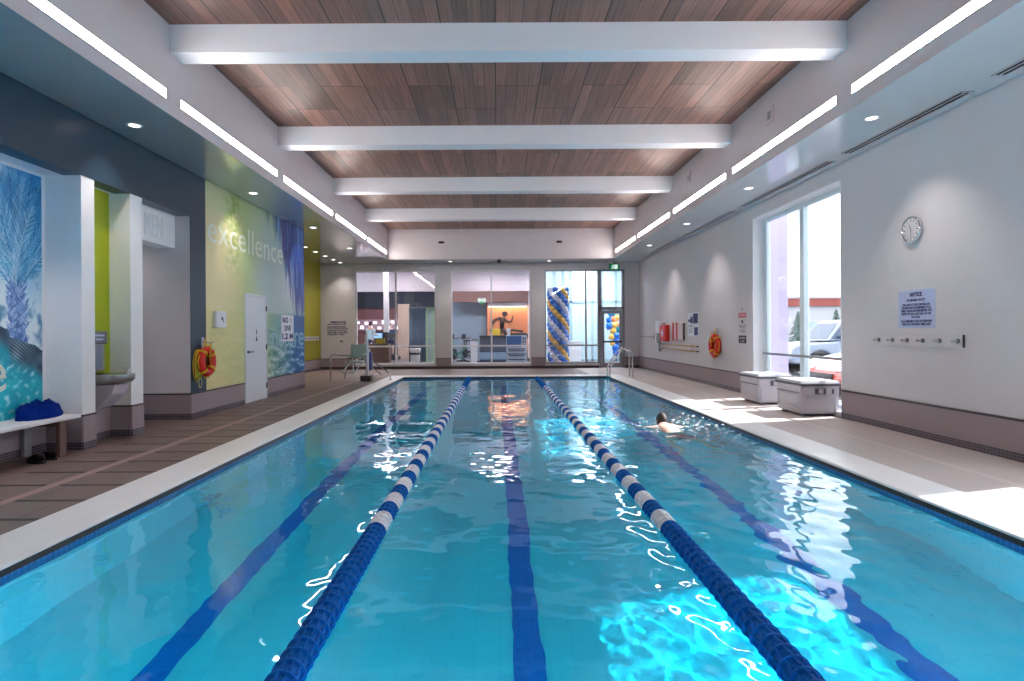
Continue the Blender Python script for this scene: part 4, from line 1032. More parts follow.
for x in (-0.34,): MB().tube([(x,-0.3,0.54),(x,-0.3,0.0)],0.016,8).build('support_leg', M['steel'], r)
def smooth_path(pts, n=6, rad=0.12):
    P=[Vector(p) for p in pts]; out=[P[0]]
    for i in range(1,len(P)-1):
        a=(P[i-1]-P[i]); b=(P[i+1]-P[i]); ra_=min(rad,a.length*0.45,b.length*0.45); p0=P[i]+a.normalized()*ra_; p1=P[i]+b.normalized()*ra_
        for k in range(n+1):
            t=k/n; out.append(p0*(1-t)**2+P[i]*2*t*(1-t)+p1*t*t)
    out.append(P[-1]); return out
def rail_thing(name, label, loc, pts, flanges, cat='handrail', grp=None):
    r = thing(name,label,cat,loc,0,grp)
    MB().tube(smooth_path(pts),0.022,12).build('tube', M['chrome'], r, smooth=True)
    for f in flanges: MB().lathe([(0.05,0.0),(0.05,0.01),(0.03,0.03),(0.024,0.04)],f,'z',16).build('flange', M['steel'], r, smooth=True)
rail_thing('handrail','steel step handrail by the pool lift sloping towards the water',(-4.0,17.2,0),[(-0.9,0,0.0),(-0.9,0,0.76),(0.15,0,0.70),(0.83,0,0.2),(0.86,0,0.02)],[(-0.9,0,0),(0.86,0,0.014)],grp='handrails at the far left corner')
rail_thing('handrail','lower steel step handrail behind the pool lift mast',(-4.0,18.3,0),[(-0.75,0,0.0),(-0.75,0,0.62),(-0.3,0,0.6),(0.36,0,0.1),(0.38,0,0.0)],[(-0.75,0,0),(0.38,0,0)],grp='handrails at the far left corner')
for k,(y,lb) in enumerate(((17.75,'steel grab rail at the right pool edge, the nearer of the pair'),(18.2,'steel grab rail at the right pool edge, the one nearer the glass door'))):
    rail_thing('grab_rail',lb,(4.10,y,0),[(0.02,0,0.0),(0.0,0,0.80),(-0.3,0,0.88),(-0.68,0,0.3),(-0.67,0,-0.3)],[(0.02,0,0)],grp='grab rails by the glass door')

# ---------------------------------------------------------------- people
SKIN = mat('skin', (228,190,174), 0.5, bump=0.05, bscale=90)
def skin_body(name, chains, root, material, parent, levels=2):
    """chains: lists of (joint name, position, radius); shared names join; grown with a Skin modifier"""
    idx={}; vs=[]; rad=[]; ed=[]
    for ch in chains:
        last=None
        for nm,p,rr in ch:
            if nm not in idx: idx[nm]=len(vs); vs.append(p); rad.append(rr)
            if last is not None and last!=idx[nm]: ed.append((last,idx[nm]))
            last=idx[nm]
    me=bpy.data.meshes.new(name); me.from_pydata(vs,ed,[]); o=bpy.data.objects.new(name,me); COL.objects.link(o)
    sk=o.modifiers.new('skin','SKIN'); sk.use_smooth_shade=True
    for i,rr in enumerate(rad):
        d_=me.skin_vertices[0].data[i]; d_.radius=(rr,rr) if not isinstance(rr,tuple) else rr; d_.use_root=(i==idx[root])
    sb=o.modifiers.new('sub','SUBSURF'); sb.levels=levels; sb.render_levels=levels
    dg=bpy.context.evaluated_depsgraph_get(); m2=bpy.data.meshes.new_from_object(o.evaluated_get(dg))
    bpy.data.objects.remove(o); bpy.data.meshes.remove(me)
    m2.name=name; m2.materials.clear(); m2.materials.append(material)
    m2.polygons.foreach_set('material_index',[0]*len(m2.polygons)); m2.polygons.foreach_set('use_smooth',[True]*len(m2.polygons))
    o=bpy.data.objects.new(name,m2); COL.objects.link(o); o.parent=parent; return o
def hand_chains(wn, W, d, side, palm_n, curl=0.3):
    """palm and five fingers from wrist W along d; side points to the thumb"""
    W=Vector(W); d=Vector(d).normalized(); s=Vector(side).normalized(); n=Vector(palm_n).normalized(); out=[]
    palm=W+d*0.055; out.append([(wn,tuple(W),0.026),(wn+'p',tuple(palm),(0.036,0.018))])
    for k,(off,ln) in enumerate(((0.03,0.075),(0.01,0.085),(-0.011,0.08),(-0.031,0.062))):
        b=W+d*0.095+s*off; m_=b+d*ln*0.5+n*0.01*curl; e=b+d*ln*0.95+n*ln*curl
        out.append([(wn+'p',tuple(palm),(0.036,0.018)),(wn+'b%d'%k,tuple(b),0.0105),(wn+'m%d'%k,tuple(m_),0.009),(wn+'e%d'%k,tuple(e),0.0075)])
    b=W+d*0.035+s*0.035; out.append([(wn+'p',tuple(palm),(0.036,0.018)),(wn+'tb',tuple(b),0.013),(wn+'tm',tuple(b+s*0.03+d*0.03),0.0105),(wn+'te',tuple(b+s*0.038+d*0.06+n*0.01),0.008)])
    return out
def head_mesh(mb, c, fwd, up, mi=0):
    """egg-shaped head with nose, brow, chin and ears"""
    fwd=Vector(fwd).normalized(); up=Vector(up); up=(up-fwd*up.dot(fwd)).normalized(); rt=fwd.cross(up); c=Vector(c); seg,rg=28,20; vs=[]; fs=[]
    for i in range(rg+1):
        t=-PI/2+PI*i/rg
        for k in range(seg):
            a=2*PI*k/seg; x=math.cos(t)*math.sin(a); y=math.cos(t)*math.cos(a); z=math.sin(t)
            X=0.076*x; Y=0.096*y; Z=0.118*z
            if z<0: X*=1-0.32*z*z; Y=Y*(1-0.12*z*z)+0.012*z*z
            if y>0.3:
                Y+=0.026*math.exp(-(x/0.16)**2-((z+0.1)/0.16)**2)+0.008*math.exp(-(x/0.3)**2-((z+0.75)/0.16)**2)-0.008*math.exp(-((abs(x)-0.36)/0.16)**2-((z-0.06)/0.1)**2)+0.006*math.exp(-(x/0.22)**2-((z+0.44)/0.06)**2)
            vs.append(c+rt*X+fwd*Y+up*Z)
    for i in range(rg):
        for k in range(seg): fs.append((i*seg+k,i*seg+(k+1)%seg,(i+1)*seg+(k+1)%seg,(i+1)*seg+k))
    mb.add(vs,fs,mi)
    for sg in (-1,1):
        e=c+rt*sg*0.076-fwd*0.008; b=len(mb.v); mb.ball((0,0,0),(0.012,0.02,0.032),mi,10,8)
        for i in range(b,len(mb.v)):
            v=Vector(mb.v[i]); mb.v[i]=tuple(e+rt*v.x+fwd*v.y+up*v.z)
def face_parts(c, fwd, up, parent):
    fwd=Vector(fwd).normalized(); up=Vector(up); up=(up-fwd*up.dot(fwd)).normalized(); rt=fwd.cross(up); c=Vector(c)
    for sg in (-1,1):
        e=MB(); p=c+rt*sg*0.031+fwd*0.083+up*0.006; e.ball(p,0.011,0,12,8); e.build('eye', mat('eye_white',(236,236,236),0.2), parent, smooth=True)
    m_=MB(); m_.ball((0,0,0),(0.024,0.008,0.006),0,12,6); b=0
    for i in range(len(m_.v)):
        v=Vector(m_.v[i]); m_.v[i]=tuple(c+rt*v.x+fwd*(0.091+v.y)+up*(-0.052+v.z))
    m_.build('mouth', mat('lips',(176,110,100),0.5), parent, smooth=True)
def hair_mesh(mb, c, fwd, up, low=-0.25, k_=1.09):
    fwd=Vector(fwd).normalized(); up=Vector(up); up=(up-fwd*up.dot(fwd)).normalized(); rt=fwd.cross(up); c=Vector(c); seg,rg=28,14; vs=[]; fs=[]
    for i in range(rg+1):
        for k in range(seg):
            a=2*PI*k/seg; y=math.cos(a)
            lo=(low-0.35*max(0,-y)) if y<0.3 else (0.42 if y>0.55 else low+(0.42-low)*(y-0.3)/0.25)
            t0=math.asin(max(-0.99,min(0.99,lo))); t=t0+(PI/2-t0)*i/rg
            kk=(k_ if i>0 else 1.0)*(1+0.015*nz(a*5,t*9,2))
            vs.append(c+(rt*(0.076*math.cos(t)*math.sin(a))+fwd*(0.096*math.cos(t)*math.cos(a))+up*(0.118*math.sin(t)))*kk)
    for i in range(rg):
        for k in range(seg): fs.append((i*seg+k,i*seg+(k+1)%seg,(i+1)*seg+(k+1)%seg,(i+1)*seg+k))
    mb.add(vs,fs,0)
# the swimmer: prone breaststroke, swimming away from the camera
r = thing('person', 'swimmer with short dark hair and red trunks doing breaststroke in the right lane', 'person', (2.54,9.05,ZW-0.035))
T=lambda x,y,z:(x,y,z)
Hc=(0.0,0.0,0.10)
ch=[[('pel',T(0.02,-0.78,-0.12),(0.165,0.11)),('bel',T(0.02,-0.58,-0.07),(0.15,0.11)),('che',T(0.01,-0.38,-0.005),(0.175,0.12)),('cla',T(0,-0.22,0.015),(0.14,0.085)),('nek',T(0,-0.11,0.03),0.062),('hed',T(0,-0.02,0.08),0.07)]]
for sg,nm in ((-1,'l'),(1,'r')):
    sh=T(sg*0.19,-0.22,0.0); el=T(sg*0.42,-0.10,-0.03); wr=T(sg*0.50,0.14,-0.03)
    ch.append([('cla',T(0,-0.22,0.015),(0.14,0.085)),(nm+'sh',sh,0.068),(nm+'ua',T(sg*0.31,-0.16,-0.01),0.052),(nm+'el',el,0.042),(nm+'fa',T(sg*0.47,0.03,-0.03),0.038),(nm+'wr',wr,0.026)])
    ch+=hand_chains(nm+'wr',wr,(sg*0.15,1,0.0),(-sg,0.1,0),(0,0,-1),0.25)
    hp=T(sg*0.10+0.02,-0.86,-0.07); kn=T(sg*0.22,-1.24,-0.16); an=T(sg*0.2,-1.62,-0.15)
    ch.append([('pel',T(0.02,-0.78,-0.12),(0.165,0.11)),(nm+'hp',hp,0.092),(nm+'th',T(sg*0.16,-1.04,-0.11),0.08),(nm+'kn',kn,0.056),(nm+'cf',T(sg*0.215,-1.4,-0.15),0.055),(nm+'an',an,0.036),(nm+'ft',T(sg*0.24,-1.70,-0.19),0.034),(nm+'to',T(sg*0.29,-1.82,-0.2),0.022)])
body=skin_body('body',ch,'pel',SKIN,r)
hm=MB(); head_mesh(hm,Hc,(-0.12,1,0.02),(0,0,1))
# one continuous body: the head joins the body mesh
bmh=bmesh.new(); bmh.from_mesh(body.data); tmp=bpy.data.meshes.new('h'); tmp.from_pydata(hm.v,[],hm.f); bmh.from_mesh(tmp); bmesh.ops.recalc_face_normals(bmh,faces=bmh.faces); bmh.to_mesh(body.data); bmh.free(); bpy.data.meshes.remove(tmp)
body.data.polygons.foreach_set('use_smooth',[True]*len(body.data.polygons))
hh=MB(); hair_mesh(hh,Hc,(-0.12,1,0.02),(0,0,1),-0.35,1.12); hh.build('hair', mat('dark_hair',(38,26,28),0.6,bump=0.4,bscale=160), r, smooth=True); face_parts(Hc,(-0.12,1,0.02),(0,0,1),r)
skin_body('swim_trunks',[[('a',(0.02,-0.71,-0.11),(0.172,0.115)),('b',(0.02,-0.82,-0.125),(0.178,0.115))],[('b',(0.02,-0.82,-0.125),(0.178,0.115)),('c',(-0.10,-0.9,-0.07),0.105),('d',(-0.14,-1.03,-0.10),0.098)],[('b',(0.02,-0.82,-0.125),(0.178,0.115)),('e',(0.14,-0.9,-0.07),0.105),('f',(0.18,-1.03,-0.10),0.098)]],'b',mat('red_trunks',(196,62,76),0.6),r)
# broken water and spray around the swimmer
sp=MB(); rnd=random.Random(3)
for k in range(190):
    a=rnd.random(); x=2.55+rnd.gauss(0.25,0.42); y=9.0+rnd.gauss(-0.25,0.55); s=rnd.uniform(0.005,0.016)
    if abs(x-2.56)<0.16 and -1.1<y-9.05<0.1: continue
    sp.ball((x,y,ZW+rnd.random()**3*0.05),(s*rnd.uniform(1,2.6),s,s*0.55),0,7,5)
o=solo('splash',sp,mat('water_foam',(236,246,250),0.2),'white flecks of spray and foam on the water around the swimmer','splash',kind='stuff',smooth=True)

def gym_person(x,y,label,shirt,shorts,hair,fwd=(0.3,-1,0),tall=1.76,z0=0.0):
    r=thing('person',label,'person',(x,y,z0)); f=Vector(fwd).normalized(); rt=Vector((-f.y,f.x,0)); k=tall/1.76
    def J(a,b,c): v=rt*a*k+f*b*k; return (v.x,v.y,c*k)
    ch=[[('pel',J(0,0,0.94),(0.14,0.10)),('bel',J(0,0.01,1.12),(0.13,0.095)),('che',J(0,0,1.30),(0.15,0.105)),('cla',J(0,-0.01,1.42),(0.11,0.08)),('nek',J(0,0,1.51),0.055),('hed',J(0,0.01,1.6),0.06)]]
    for sg,n in ((-1,'l'),(1,'r')):
        wr=J(sg*0.2,0.34,1.12)
        ch.append([('cla',J(0,-0.01,1.42),(0.11,0.08)),(n+'s',J(sg*0.18,0,1.40),0.06),(n+'e',J(sg*0.25,0.05,1.13),0.042),(n+'w',wr,0.027)])
        ch+=hand_chains(n+'w',wr,tuple(f+Vector((0,0,-0.15))),tuple(-rt*sg),(0,0,-1),0.5)
        ch.append([('pel',J(0,0,0.94),(0.14,0.10)),(n+'h',J(sg*0.09,0,0.86),0.085),(n+'k',J(sg*0.10,0.03+0.1*sg,0.49),0.055),(n+'a',J(sg*0.10,-0.02+0.1*sg,0.09),0.037),(n+'t',J(sg*0.11,0.13+0.1*sg,0.035),0.03)])
    b=skin_body('body',ch,'pel',SKIN,r); hm=MB(); hc=J(0,0.02,1.645); head_mesh(hm,hc,f,(0,0,1))
    bm_=bmesh.new(); bm_.from_mesh(b.data); tmp=bpy.data.meshes.new('h'); tmp.from_pydata(hm.v,[],hm.f); bm_.from_mesh(tmp); bmesh.ops.recalc_face_normals(bm_,faces=bm_.faces); bm_.to_mesh(b.data); bm_.free()
    b.data.polygons.foreach_set('use_smooth',[True]*len(b.data.polygons))
    hh=MB(); hair_mesh(hh,hc,f,(0,0,1)); hh.build('hair',hair,r,smooth=True); face_parts(hc,f,(0,0,1),r)
    sh=[[('a',J(0,0,0.90),(0.165,0.125)),('b',J(0,0.01,1.12),(0.155,0.12)),('c',J(0,0,1.30),(0.172,0.128)),('d',J(0,-0.01,1.42),(0.125,0.09))]]
    for sg,n in ((-1,'l'),(1,'r')): sh.append([('d',J(0,-0.01,1.42),(0.125,0.09)),(n+'1',J(sg*0.18,0,1.40),0.076),(n+'2',J(sg*0.225,0.03,1.24),0.066)])
    skin_body('shirt',sh,'b',shirt,r)
    st=[[('a',J(0,0,0.98),(0.15,0.11)),('b',J(0,0,0.9),(0.165,0.12))]]
    for sg,n in ((-1,'l'),(1,'r')): st.append([('b',J(0,0,0.9),(0.165,0.12)),(n+'1',J(sg*0.1,0.02,0.78),0.105),(n+'2',J(sg*0.1,0.03+0.06*sg,0.56),0.085)])
    skin_body('shorts',st,'b',shorts,r)
    for sg in (-1,1):
        c=J(sg*0.105,0.05+0.1*sg,0.045); e=J(sg*0.115,0.2+0.1*sg,0.035); h_=J(sg*0.10,-0.06+0.1*sg,0.05)
        MB().tube([h_,c,e],[0.045,0.05,0.032],10).build('shoe',M['signwhite'],r,smooth=True)
# ---------------------------------------------------------------- the gym behind the far windows
g = MB(); GY0, GY1 = YF+0.2, 36.0
g.box(-10,7.0,GY0,GY1,-0.3,0.0); struct('floor_gym', g, mat('gym_floor',(110,106,112),0.35))
struct('ceiling_gym', MB().box(-10,1.75,25.2,GY1,4.4,4.5), mat('gym_ceiling',(54,56,70),0.7))
struct('ceiling_gym_front', MB().box(-10,1.75,GY0,25.2,4.02,4.12), M['wall'])
struct('wall_gym_bulkhead', MB().box(-10,1.75,25.2,25.35,3.17,4.5), mat('gym_bulkhead',(216,208,218),0.5))
struct('wall_gym_left', MB().box(-10.2,-10,GY0,GY1,-0.2,4.5), M['wall'])
struct('wall_gym_back', MB().box(-10,1.75,34.0,34.2,-0.2,4.5), mat('gym_redbrown',(122,78,84),0.6))
struct('wall_gym_upper', MB().box(-10,-2.6,33.85,34.0,2.85,4.5), mat('gym_navy',(34,38,60),0.6))
struct('wall_gym_partition', MB().box(1.6,1.75,25.4,34.0,-0.2,4.5), M['white'])
struct('wall_gym_blue', MB().box(-2.6,-0.55,31.0,31.2,-0.2,3.0), mat('gym_bluegrey',(142,160,178),0.55))
struct('wall_gym_wood_band', MB().box(-2.9,1.6,30.0,30.25,2.95,3.6), mat('wood_band',(134,98,92),0.5,vary=0.2,stretch=(1,1,14)))
struct('wall_gym_orange', MB().box(-0.5,1.6,30.5,30.7,-0.2,3.0), mat('orange_wood',(228,150,108),0.5,vary=0.15,vscale=2,stretch=(1,1,8)))
# warm lit cornice light over the orange wall
r = thing('cove_light','bright white cornice light above the orange gym wall','light',(0.55,30.35,2.72))
MB().box(-1.02,1.02,-0.06,0.08,0.0,0.2).build('housing',M['signwhite'],r); MB().box(-0.98,0.98,-0.02,0.06,-0.012,0.0).build('diffuser',emit('cove_glow',(255,214,170),9),r)
for i,(x,y) in enumerate(((-7.6,28.5),(-4.8,28.5),(-1.6,28.0),(-6.2,31.5),(-3.2,31.0),(0.6,27.6))):  # panels added as fill light for the gym
    r = thing('fill_light_panel','added fill light panel in the dark gym ceiling, '+['far left','behind the white post','above the desk','over the treadmills','over the curtain','above the runner graphic'][i],'light',(x,y,4.36),0,'added fill light panels in the gym ceiling')
    MB().box(-0.65,0.65,-0.35,0.35,0.012,0.04).build('frame',M['white'],r); MB().box(-0.6,0.6,-0.3,0.3,0.0,0.012).build('diffuser',emit('gym_fill',(250,246,255),14),r)
for i,(x,y) in enumerate(((-4.2,23.9),(-0.2,23.9))):  # more added fill panels, close behind the far windows
    r = thing('fill_light_panel','added fill light panel just inside the gym windows, '+['left window','middle window'][i],'light',(x,y,3.99),0,'added fill light panels in the gym ceiling')
    MB().box(-0.9,0.9,-0.3,0.3,0.012,0.03).build('frame',M['white'],r); MB().box(-0.85,0.85,-0.25,0.25,0.0,0.012).build('diffuser',emit('gym_fill_front',(255,240,244),9),r)
# white post and boxes
struct('pillar_gym', MB().box(-4.71,-4.51,24.3,24.5,1.42,4.02).box(-4.65,-4.57,24.34,24.46,0,1.42,1), [M['white'],mat('post_dark',(60,60,74),0.4)])
r=thing('wall_display','white lit board of small pictures on the red-brown gym wall','display board',(-6.9,33.9,1.55))
MB().box(-2.1,2.1,-0.05,0.1,0,0.62).build('panel',mat('board_mauve',(186,150,168),0.5),r)
sc=MB(); rnd=random.Random(9)
for k in range(16): x=-2.0+0.25*k; z=0.05+0.28*(k%2)+rnd.uniform(0,0.06); sc.box(x,x+0.2,-0.056,-0.05,z,z+rnd.uniform(0.12,0.22))
sc.build('picture',emit('board_lit',(252,240,250),1.1),r)
M['shirtblue']=mat('pale_blue_shirt',(190,216,226),0.8); M['shirtdark']=mat('navy_shirt',(44,60,110),0.8); M['shortsdark']=mat('dark_shorts',(36,48,80),0.8); M['shortsyellow']=mat('yellow_shorts',(216,190,40),0.8); M['hairdark']=mat('hair_dark',(34,28,30),0.7)
gym_person(-5.75,26.6,'person in a pale blue shirt standing on a treadmill behind left window',M['shirtblue'],M['shortsdark'],M['hairdark'],(0.5,1,0),1.74,0.17)
gym_person(-5.55,30.6,'person in a navy shirt exercising further back in the gym',M['shirtdark'],M['shortsdark'],M['hairdark'],(0.2,-1,0),1.72,0.17)
M['machine']=mat('machine_dark',(46,48,58),0.4); M['machinewhite']=mat('machine_white',(222,226,232),0.35); M['screen']=emit('machine_screen',(120,170,220),0.8)
def treadmill(x,y,rz,label,body=None,z=0):
    r=thing('treadmill',label,'treadmill',(x,y,0),rz,'treadmills in the gym'); b=body or M['machine']
    MB().bbox(-0.38,0.38,-0.8,0.85,0.02,0.16,0.03).build('deck',b,r); MB().box(-0.24,0.24,-0.78,0.6,0.158,0.168).build('belt',M['black'],r)
    MB().bbox(-0.36,0.36,0.55,0.9,0.1,0.32,0.05).build('motor_cover',b,r)
    for sx in (-0.34,0.34): MB().tube([(sx,0.72,0.2),(sx,0.6,1.15)],0.035,10).build('upright',b,r); MB().tube([(sx,0.62,1.02),(sx,0.1,0.98)],0.025,8).build('handrail',b,r)
    MB().bbox(-0.4,0.4,0.54,0.66,1.1,1.42,0.03).build('console',b,r); MB().box(-0.26,0.26,0.532,0.541,1.16,1.38).build('screen',M['screen'],r)
treadmill(-5.75,26.6,-0.4,'dark treadmill under the person in the pale blue shirt'); treadmill(-5.55,30.6,PI,'dark treadmill further back under the person in navy'); 
r=thing('bin','white bin with a dark band near the right edge of left gym window','bin',(-3.5,25.0,0)); MB().prism([(-0.17,0),(0.17,0),(0.2,0.62),(-0.2,0.62)],'y',-0.18,0.18).build('body',M['machinewhite'],r,bevel=0.01); MB().box(-0.205,0.205,-0.19,0.19,0.46,0.54).build('band',M['machine'],r); MB().bbox(-0.22,0.22,-0.2,0.2,0.62,0.72,0.02).build('lid',M['machinewhite'],r); treadmill(-7.2,29.0,PI,'dark treadmill at the far left of the gym window')
# bins / cabinets low in the left window
r=thing('cabinet','brown low cabinet just inside the left gym window','cabinet',(-4.95,24.0,0))
MB().box(-0.55,0.55,-0.3,0.3,0.05,0.95).build('body',mat('cab_brown',(96,70,62),0.5),r,bevel=0.01); MB().box(-0.53,-0.01,-0.32,-0.3,0.1,0.92).build('door',mat('cab_brown2',(108,78,66),0.5),r); MB().box(0.01,0.53,-0.32,-0.3,0.1,0.92).build('door',mat('cab_brown2b',(108,78,66),0.5),r)
MB().box(-0.54,0.54,-0.28,0.28,0,0.05).build('plinth',M['black'],r)
r=thing('storage_crate','mustard yellow crate on the brown cabinet in the gym','crate',(-4.78,24.0,0.95))
cr=MB(); cr.box(-0.17,0.17,-0.14,0.14,0,0.02); 
for q in ((-0.17,-0.15,-0.14,0.14),(0.15,0.17,-0.14,0.14),(-0.17,0.17,-0.14,-0.12),(-0.17,0.17,0.12,0.14)): cr.box(*q,0,0.22)
cr.build('crate_body',mat('mustard',(176,160,40),0.5),r); MB().box(-0.185,0.185,-0.155,0.155,0.2,0.225).build('rim',mat('mustard_rim',(160,144,30),0.5),r)
r=thing('curtain','blue grey pleated curtain hanging in the gym by the green frame','curtain',(-3.67,27.2,0.03))
cu=MB(); n=60; vs=[];fs=[]
for i in range(n+1):
    x=-0.42+0.84*i/n; yy=0.05*math.sin(i*0.9)
    for dy in (0,0.03):
        for z in (0,2.5): vs.append((x,yy+dy,z))
for i in range(n):
    a=i*4;b=a+4; fs+=[(a,b,b+1,a+1),(a+2,a+3,b+3,b+2),(a,a+2,b+2,b),(a+1,b+1,b+3,a+3)]
cu.add(vs,fs).build('cloth',mat('curtain_blue',(120,144,172),0.8),r,smooth=True); MB().tube([(-0.5,0.01,2.53),(0.5,0.01,2.53)],0.02,8).build('rod',M['grey'],r)
r=thing('free_standing_frame','pale green framed glass panel in the gym right of the curtain','glass panel',(-3.02,26.6,0))
f_=MB()
for q in ((-0.2,-0.14,0.0,2.55),(0.14,0.2,0.0,2.55),(-0.2,0.2,2.49,2.55),(-0.2,0.2,1.2,1.26),(-0.2,0.2,0.0,0.06)): f_.box(q[0],q[1],-0.03,0.03,q[2],q[3])
f_.build('frame',mat('frame_green',(170,206,160),0.4),r); MB().box(-0.14,0.14,-0.005,0.005,0.06,2.49).build('pane',mat('frost_green',(150,176,170),0.3),r)
struct('wall_gym_beige',MB().box(-5.35,-4.75,31.6,31.8,0,2.95),mat('gym_beige',(206,178,160),0.5))
# middle window: runner graphic, desk, bikes, sign stand
r=thing('runner_graphic','dark cut-out graphic of a running figure on the orange gym wall','wall graphic',(0.27,30.44,1.15))
gr=MB()
def blob(pts,w): gr.tube([(a,-0.02,b) for a,b in pts],w,10)
gr.ball((0.14,-0.02,1.20),(0.15,0.03,0.13)); blob([(0.1,1.02),(0.12,1.1)],0.06)
blob([(0.05,1.0),(0.0,0.7),(-0.02,0.42)],[0.13,0.12,0.1]); blob([(-0.04,0.98),(-0.36,0.9),(-0.5,0.7),(-0.54,0.5)],[0.07,0.06,0.05,0.04]); blob([(0.12,0.92),(0.32,0.76),(0.5,0.82),(0.56,1.1)],[0.07,0.055,0.045,0.035])
blob([(0.0,0.42),(0.22,0.2),(0.2,-0.1)],[0.1,0.08,0.05]); blob([(-0.04,0.42),(-0.12,0.12),(-0.34,-0.02)],[0.1,0.08,0.05])
for i,v in enumerate(gr.v): gr.v[i]=(v[0],-0.02+(v[1]+0.02)*0.25,v[2])
gr.build('silhouette',mat('silhouette_dark',(44,28,36),0.5),r,smooth=True)
yb=MB(); yb.bbox(-0.6,-0.1,-0.06,-0.005,0.0,0.42,0.02); yb.build('yellow_patch',mat('patch_yellow',(222,190,50),0.5),r)
r=thing('reception_desk','dark blue grey desk behind the middle far window','desk',(0.08,26.4,0))
MB().box(-0.85,0.75,-0.35,0.35,0,1.2).build('body',mat('desk_slate',(66,74,92),0.4),r,bevel=0.01); MB().bbox(-0.88,0.78,-0.4,0.4,1.2,1.25,0.01).build('top',mat('desk_top',(46,50,62),0.3),r); MB().box(-0.85,0.75,-0.37,-0.35,0.18,0.5).build('kick_panel',mat('desk_panel',(130,160,186),0.4),r)
r=thing('cup','white paper cup standing on the gym desk','cup',(0.52,26.3,1.25)); MB().lathe([(0.0,0),(0.07,0),(0.09,0.3),(0.085,0.3),(0.066,0.01)],(0,0,0),'z',18).build('body',M['signwhite'],r,smooth=True,auto=40); MB().lathe([(0.0,0.315),(0.085,0.315),(0.095,0.305),(0.095,0.29)],(0,0,0),'z',18).build('lid',M['signwhite'],r)
gym_person(-0.3,28.2,'person in a mauve top behind the gym desk',mat('mauve_top',(176,140,160),0.8),M['shortsdark'],M['hairdark'],(0.1,-1,0),1.5)
def bike(x,y,rz,label,col):
    r=thing('exercise_bike',label,'exercise bike',(x,y,0),rz,'exercise bikes in the gym')
    MB().torus((0,0.45,0.42),0.22,0.03,'x',28,8).lathe([(0.0,-0.02),(0.2,-0.02),(0.2,0.02),(0.0,0.02)],(0,0.45,0.42),'x',24).build('flywheel',M['machine'],r,smooth=True,auto=40)
    MB().tube([(0,0.45,0.42),(0,0.0,0.5),(0,-0.3,0.75)],0.04,10).tube([(0,0.0,0.5),(0,-0.1,0.2)],0.04,10).tube([(0,0.45,0.42),(0,0.5,1.05)],0.04,10).tube([(0,-0.1,0.2),(0,0.45,0.42)],0.035,8).build('frame',col,r,smooth=True)
    MB().box(-0.28,0.28,-0.55,-0.45,0,0.06).box(-0.25,0.25,0.68,0.78,0,0.06).tube([(0,-0.5,0.05),(0,-0.1,0.25)],0.035,8).tube([(0,0.72,0.05),(0,0.45,0.42)],0.035,8).build('base',M['machine'],r)
    MB().tube([(0,-0.3,0.72),(0,-0.33,1.0)],0.025,8).bbox(-0.1,0.1,-0.5,-0.2,1.0,1.07,0.03).build('saddle',M['black'],r); MB().tube([(-0.22,0.3,1.18),(-0.2,0.5,1.1),(0.2,0.5,1.1),(0.22,0.3,1.18)],0.02,8).build('handlebar',M['machine'],r,smooth=True)
    MB().bbox(-0.12,0.12,0.5,0.56,1.12,1.32,0.02).build('console',M['machine'],r)
    MB().tube([(0.05,0.0,0.3),(0.09,0.0,0.3)],0.012,8).tube([(0.04,0.02,0.4),(0.05,0.0,0.3)],0.012,8).bbox(0.08,0.16,-0.04,0.04,0.27,0.33,0.008).build('pedal',M['black'],r)
bike(-1.6,26.0,0.9,'green framed exercise bike at the left of the middle window',mat('bike_green',(90,150,130),0.4)); bike(-1.25,27.6,0.7,'dark exercise bike between the green bike and the desk',M['machine'])
r=thing('bin','white square bin beside the gym desk','bin',(-1.0,25.3,0)); MB().prism([(-0.13,0),(0.13,0),(0.15,1.0),(-0.15,1.0)],'y',-0.14,0.14).build('body',M['machinewhite'],r,bevel=0.01); MB().bbox(-0.16,0.16,-0.16,0.16,1.0,1.05,0.01).build('lid',M['grey'],r)
r=thing('rowing_machine','black exercise machine in front of the orange gym wall','exercise machine',(0.95,28.4,0))
MB().bbox(-0.5,0.55,-0.3,0.3,1.05,1.35,0.1).build('console',M['black'],r); MB().tube([(-0.4,0,1.1),(-0.5,0,0.0)],0.06,10).tube([(0.4,0,1.1),(0.5,0,0.0)],0.06,10).build('frame',M['machine'],r); MB().bbox(-0.6,0.7,-0.35,0.35,0,0.12,0.03).build('base',M['machine'],r); MB().tube([(-0.6,-0.2,1.3),(-0.2,-0.3,1.5),(0.3,-0.3,1.42)],0.05,8).build('handlebar',M['black'],r,smooth=True)
r=thing('promotion_board','blue and white printed board standing inside the middle window','sign board',(0.78,23.5,0.17))
MB().box(-0.42,0.42,-0.015,0.015,0,1.1).build('board',mat('promo_white',(206,222,240),0.4),r,bevel=0.003)
pp=MB(); pp.box(-0.39,0.2,-0.019,-0.015,0.62,1.06,0); 
for x in (0.24,0.32): 
    for z in (0.65,0.78,0.91): pp.box(x,x+0.06,-0.019,-0.015,z,z+0.1,1)
for z,w_ in ((0.52,0.7),(0.45,0.62),(0.32,0.74),(0.25,0.6),(0.1,0.66)): pp.box(-w_/2,w_/2,-0.019,-0.015,z,z+0.045,1)
pp.build('print',[mat('promo_blue',(60,110,186),0.4),mat('promo_navy',(40,60,110),0.4)],r)
for sx in (-0.3,0.3): MB().box(sx-0.03,sx+0.03,-0.2,0.2,-0.17,-0.0).build('foot',M['grey'],r)
r=thing('heart_balloon','white and green heart shaped sign hanging under the wood band','hanging decoration',(-0.72,28.2,2.72))
ht=MB(); P=[]
for i in range(40):
    t=2*PI*i/40; P.append((0.012*16*math.sin(t)**3*1.1,0.013*(13*math.cos(t)-5*math.cos(2*t)-2*math.cos(3*t)-math.cos(4*t))+0.18))
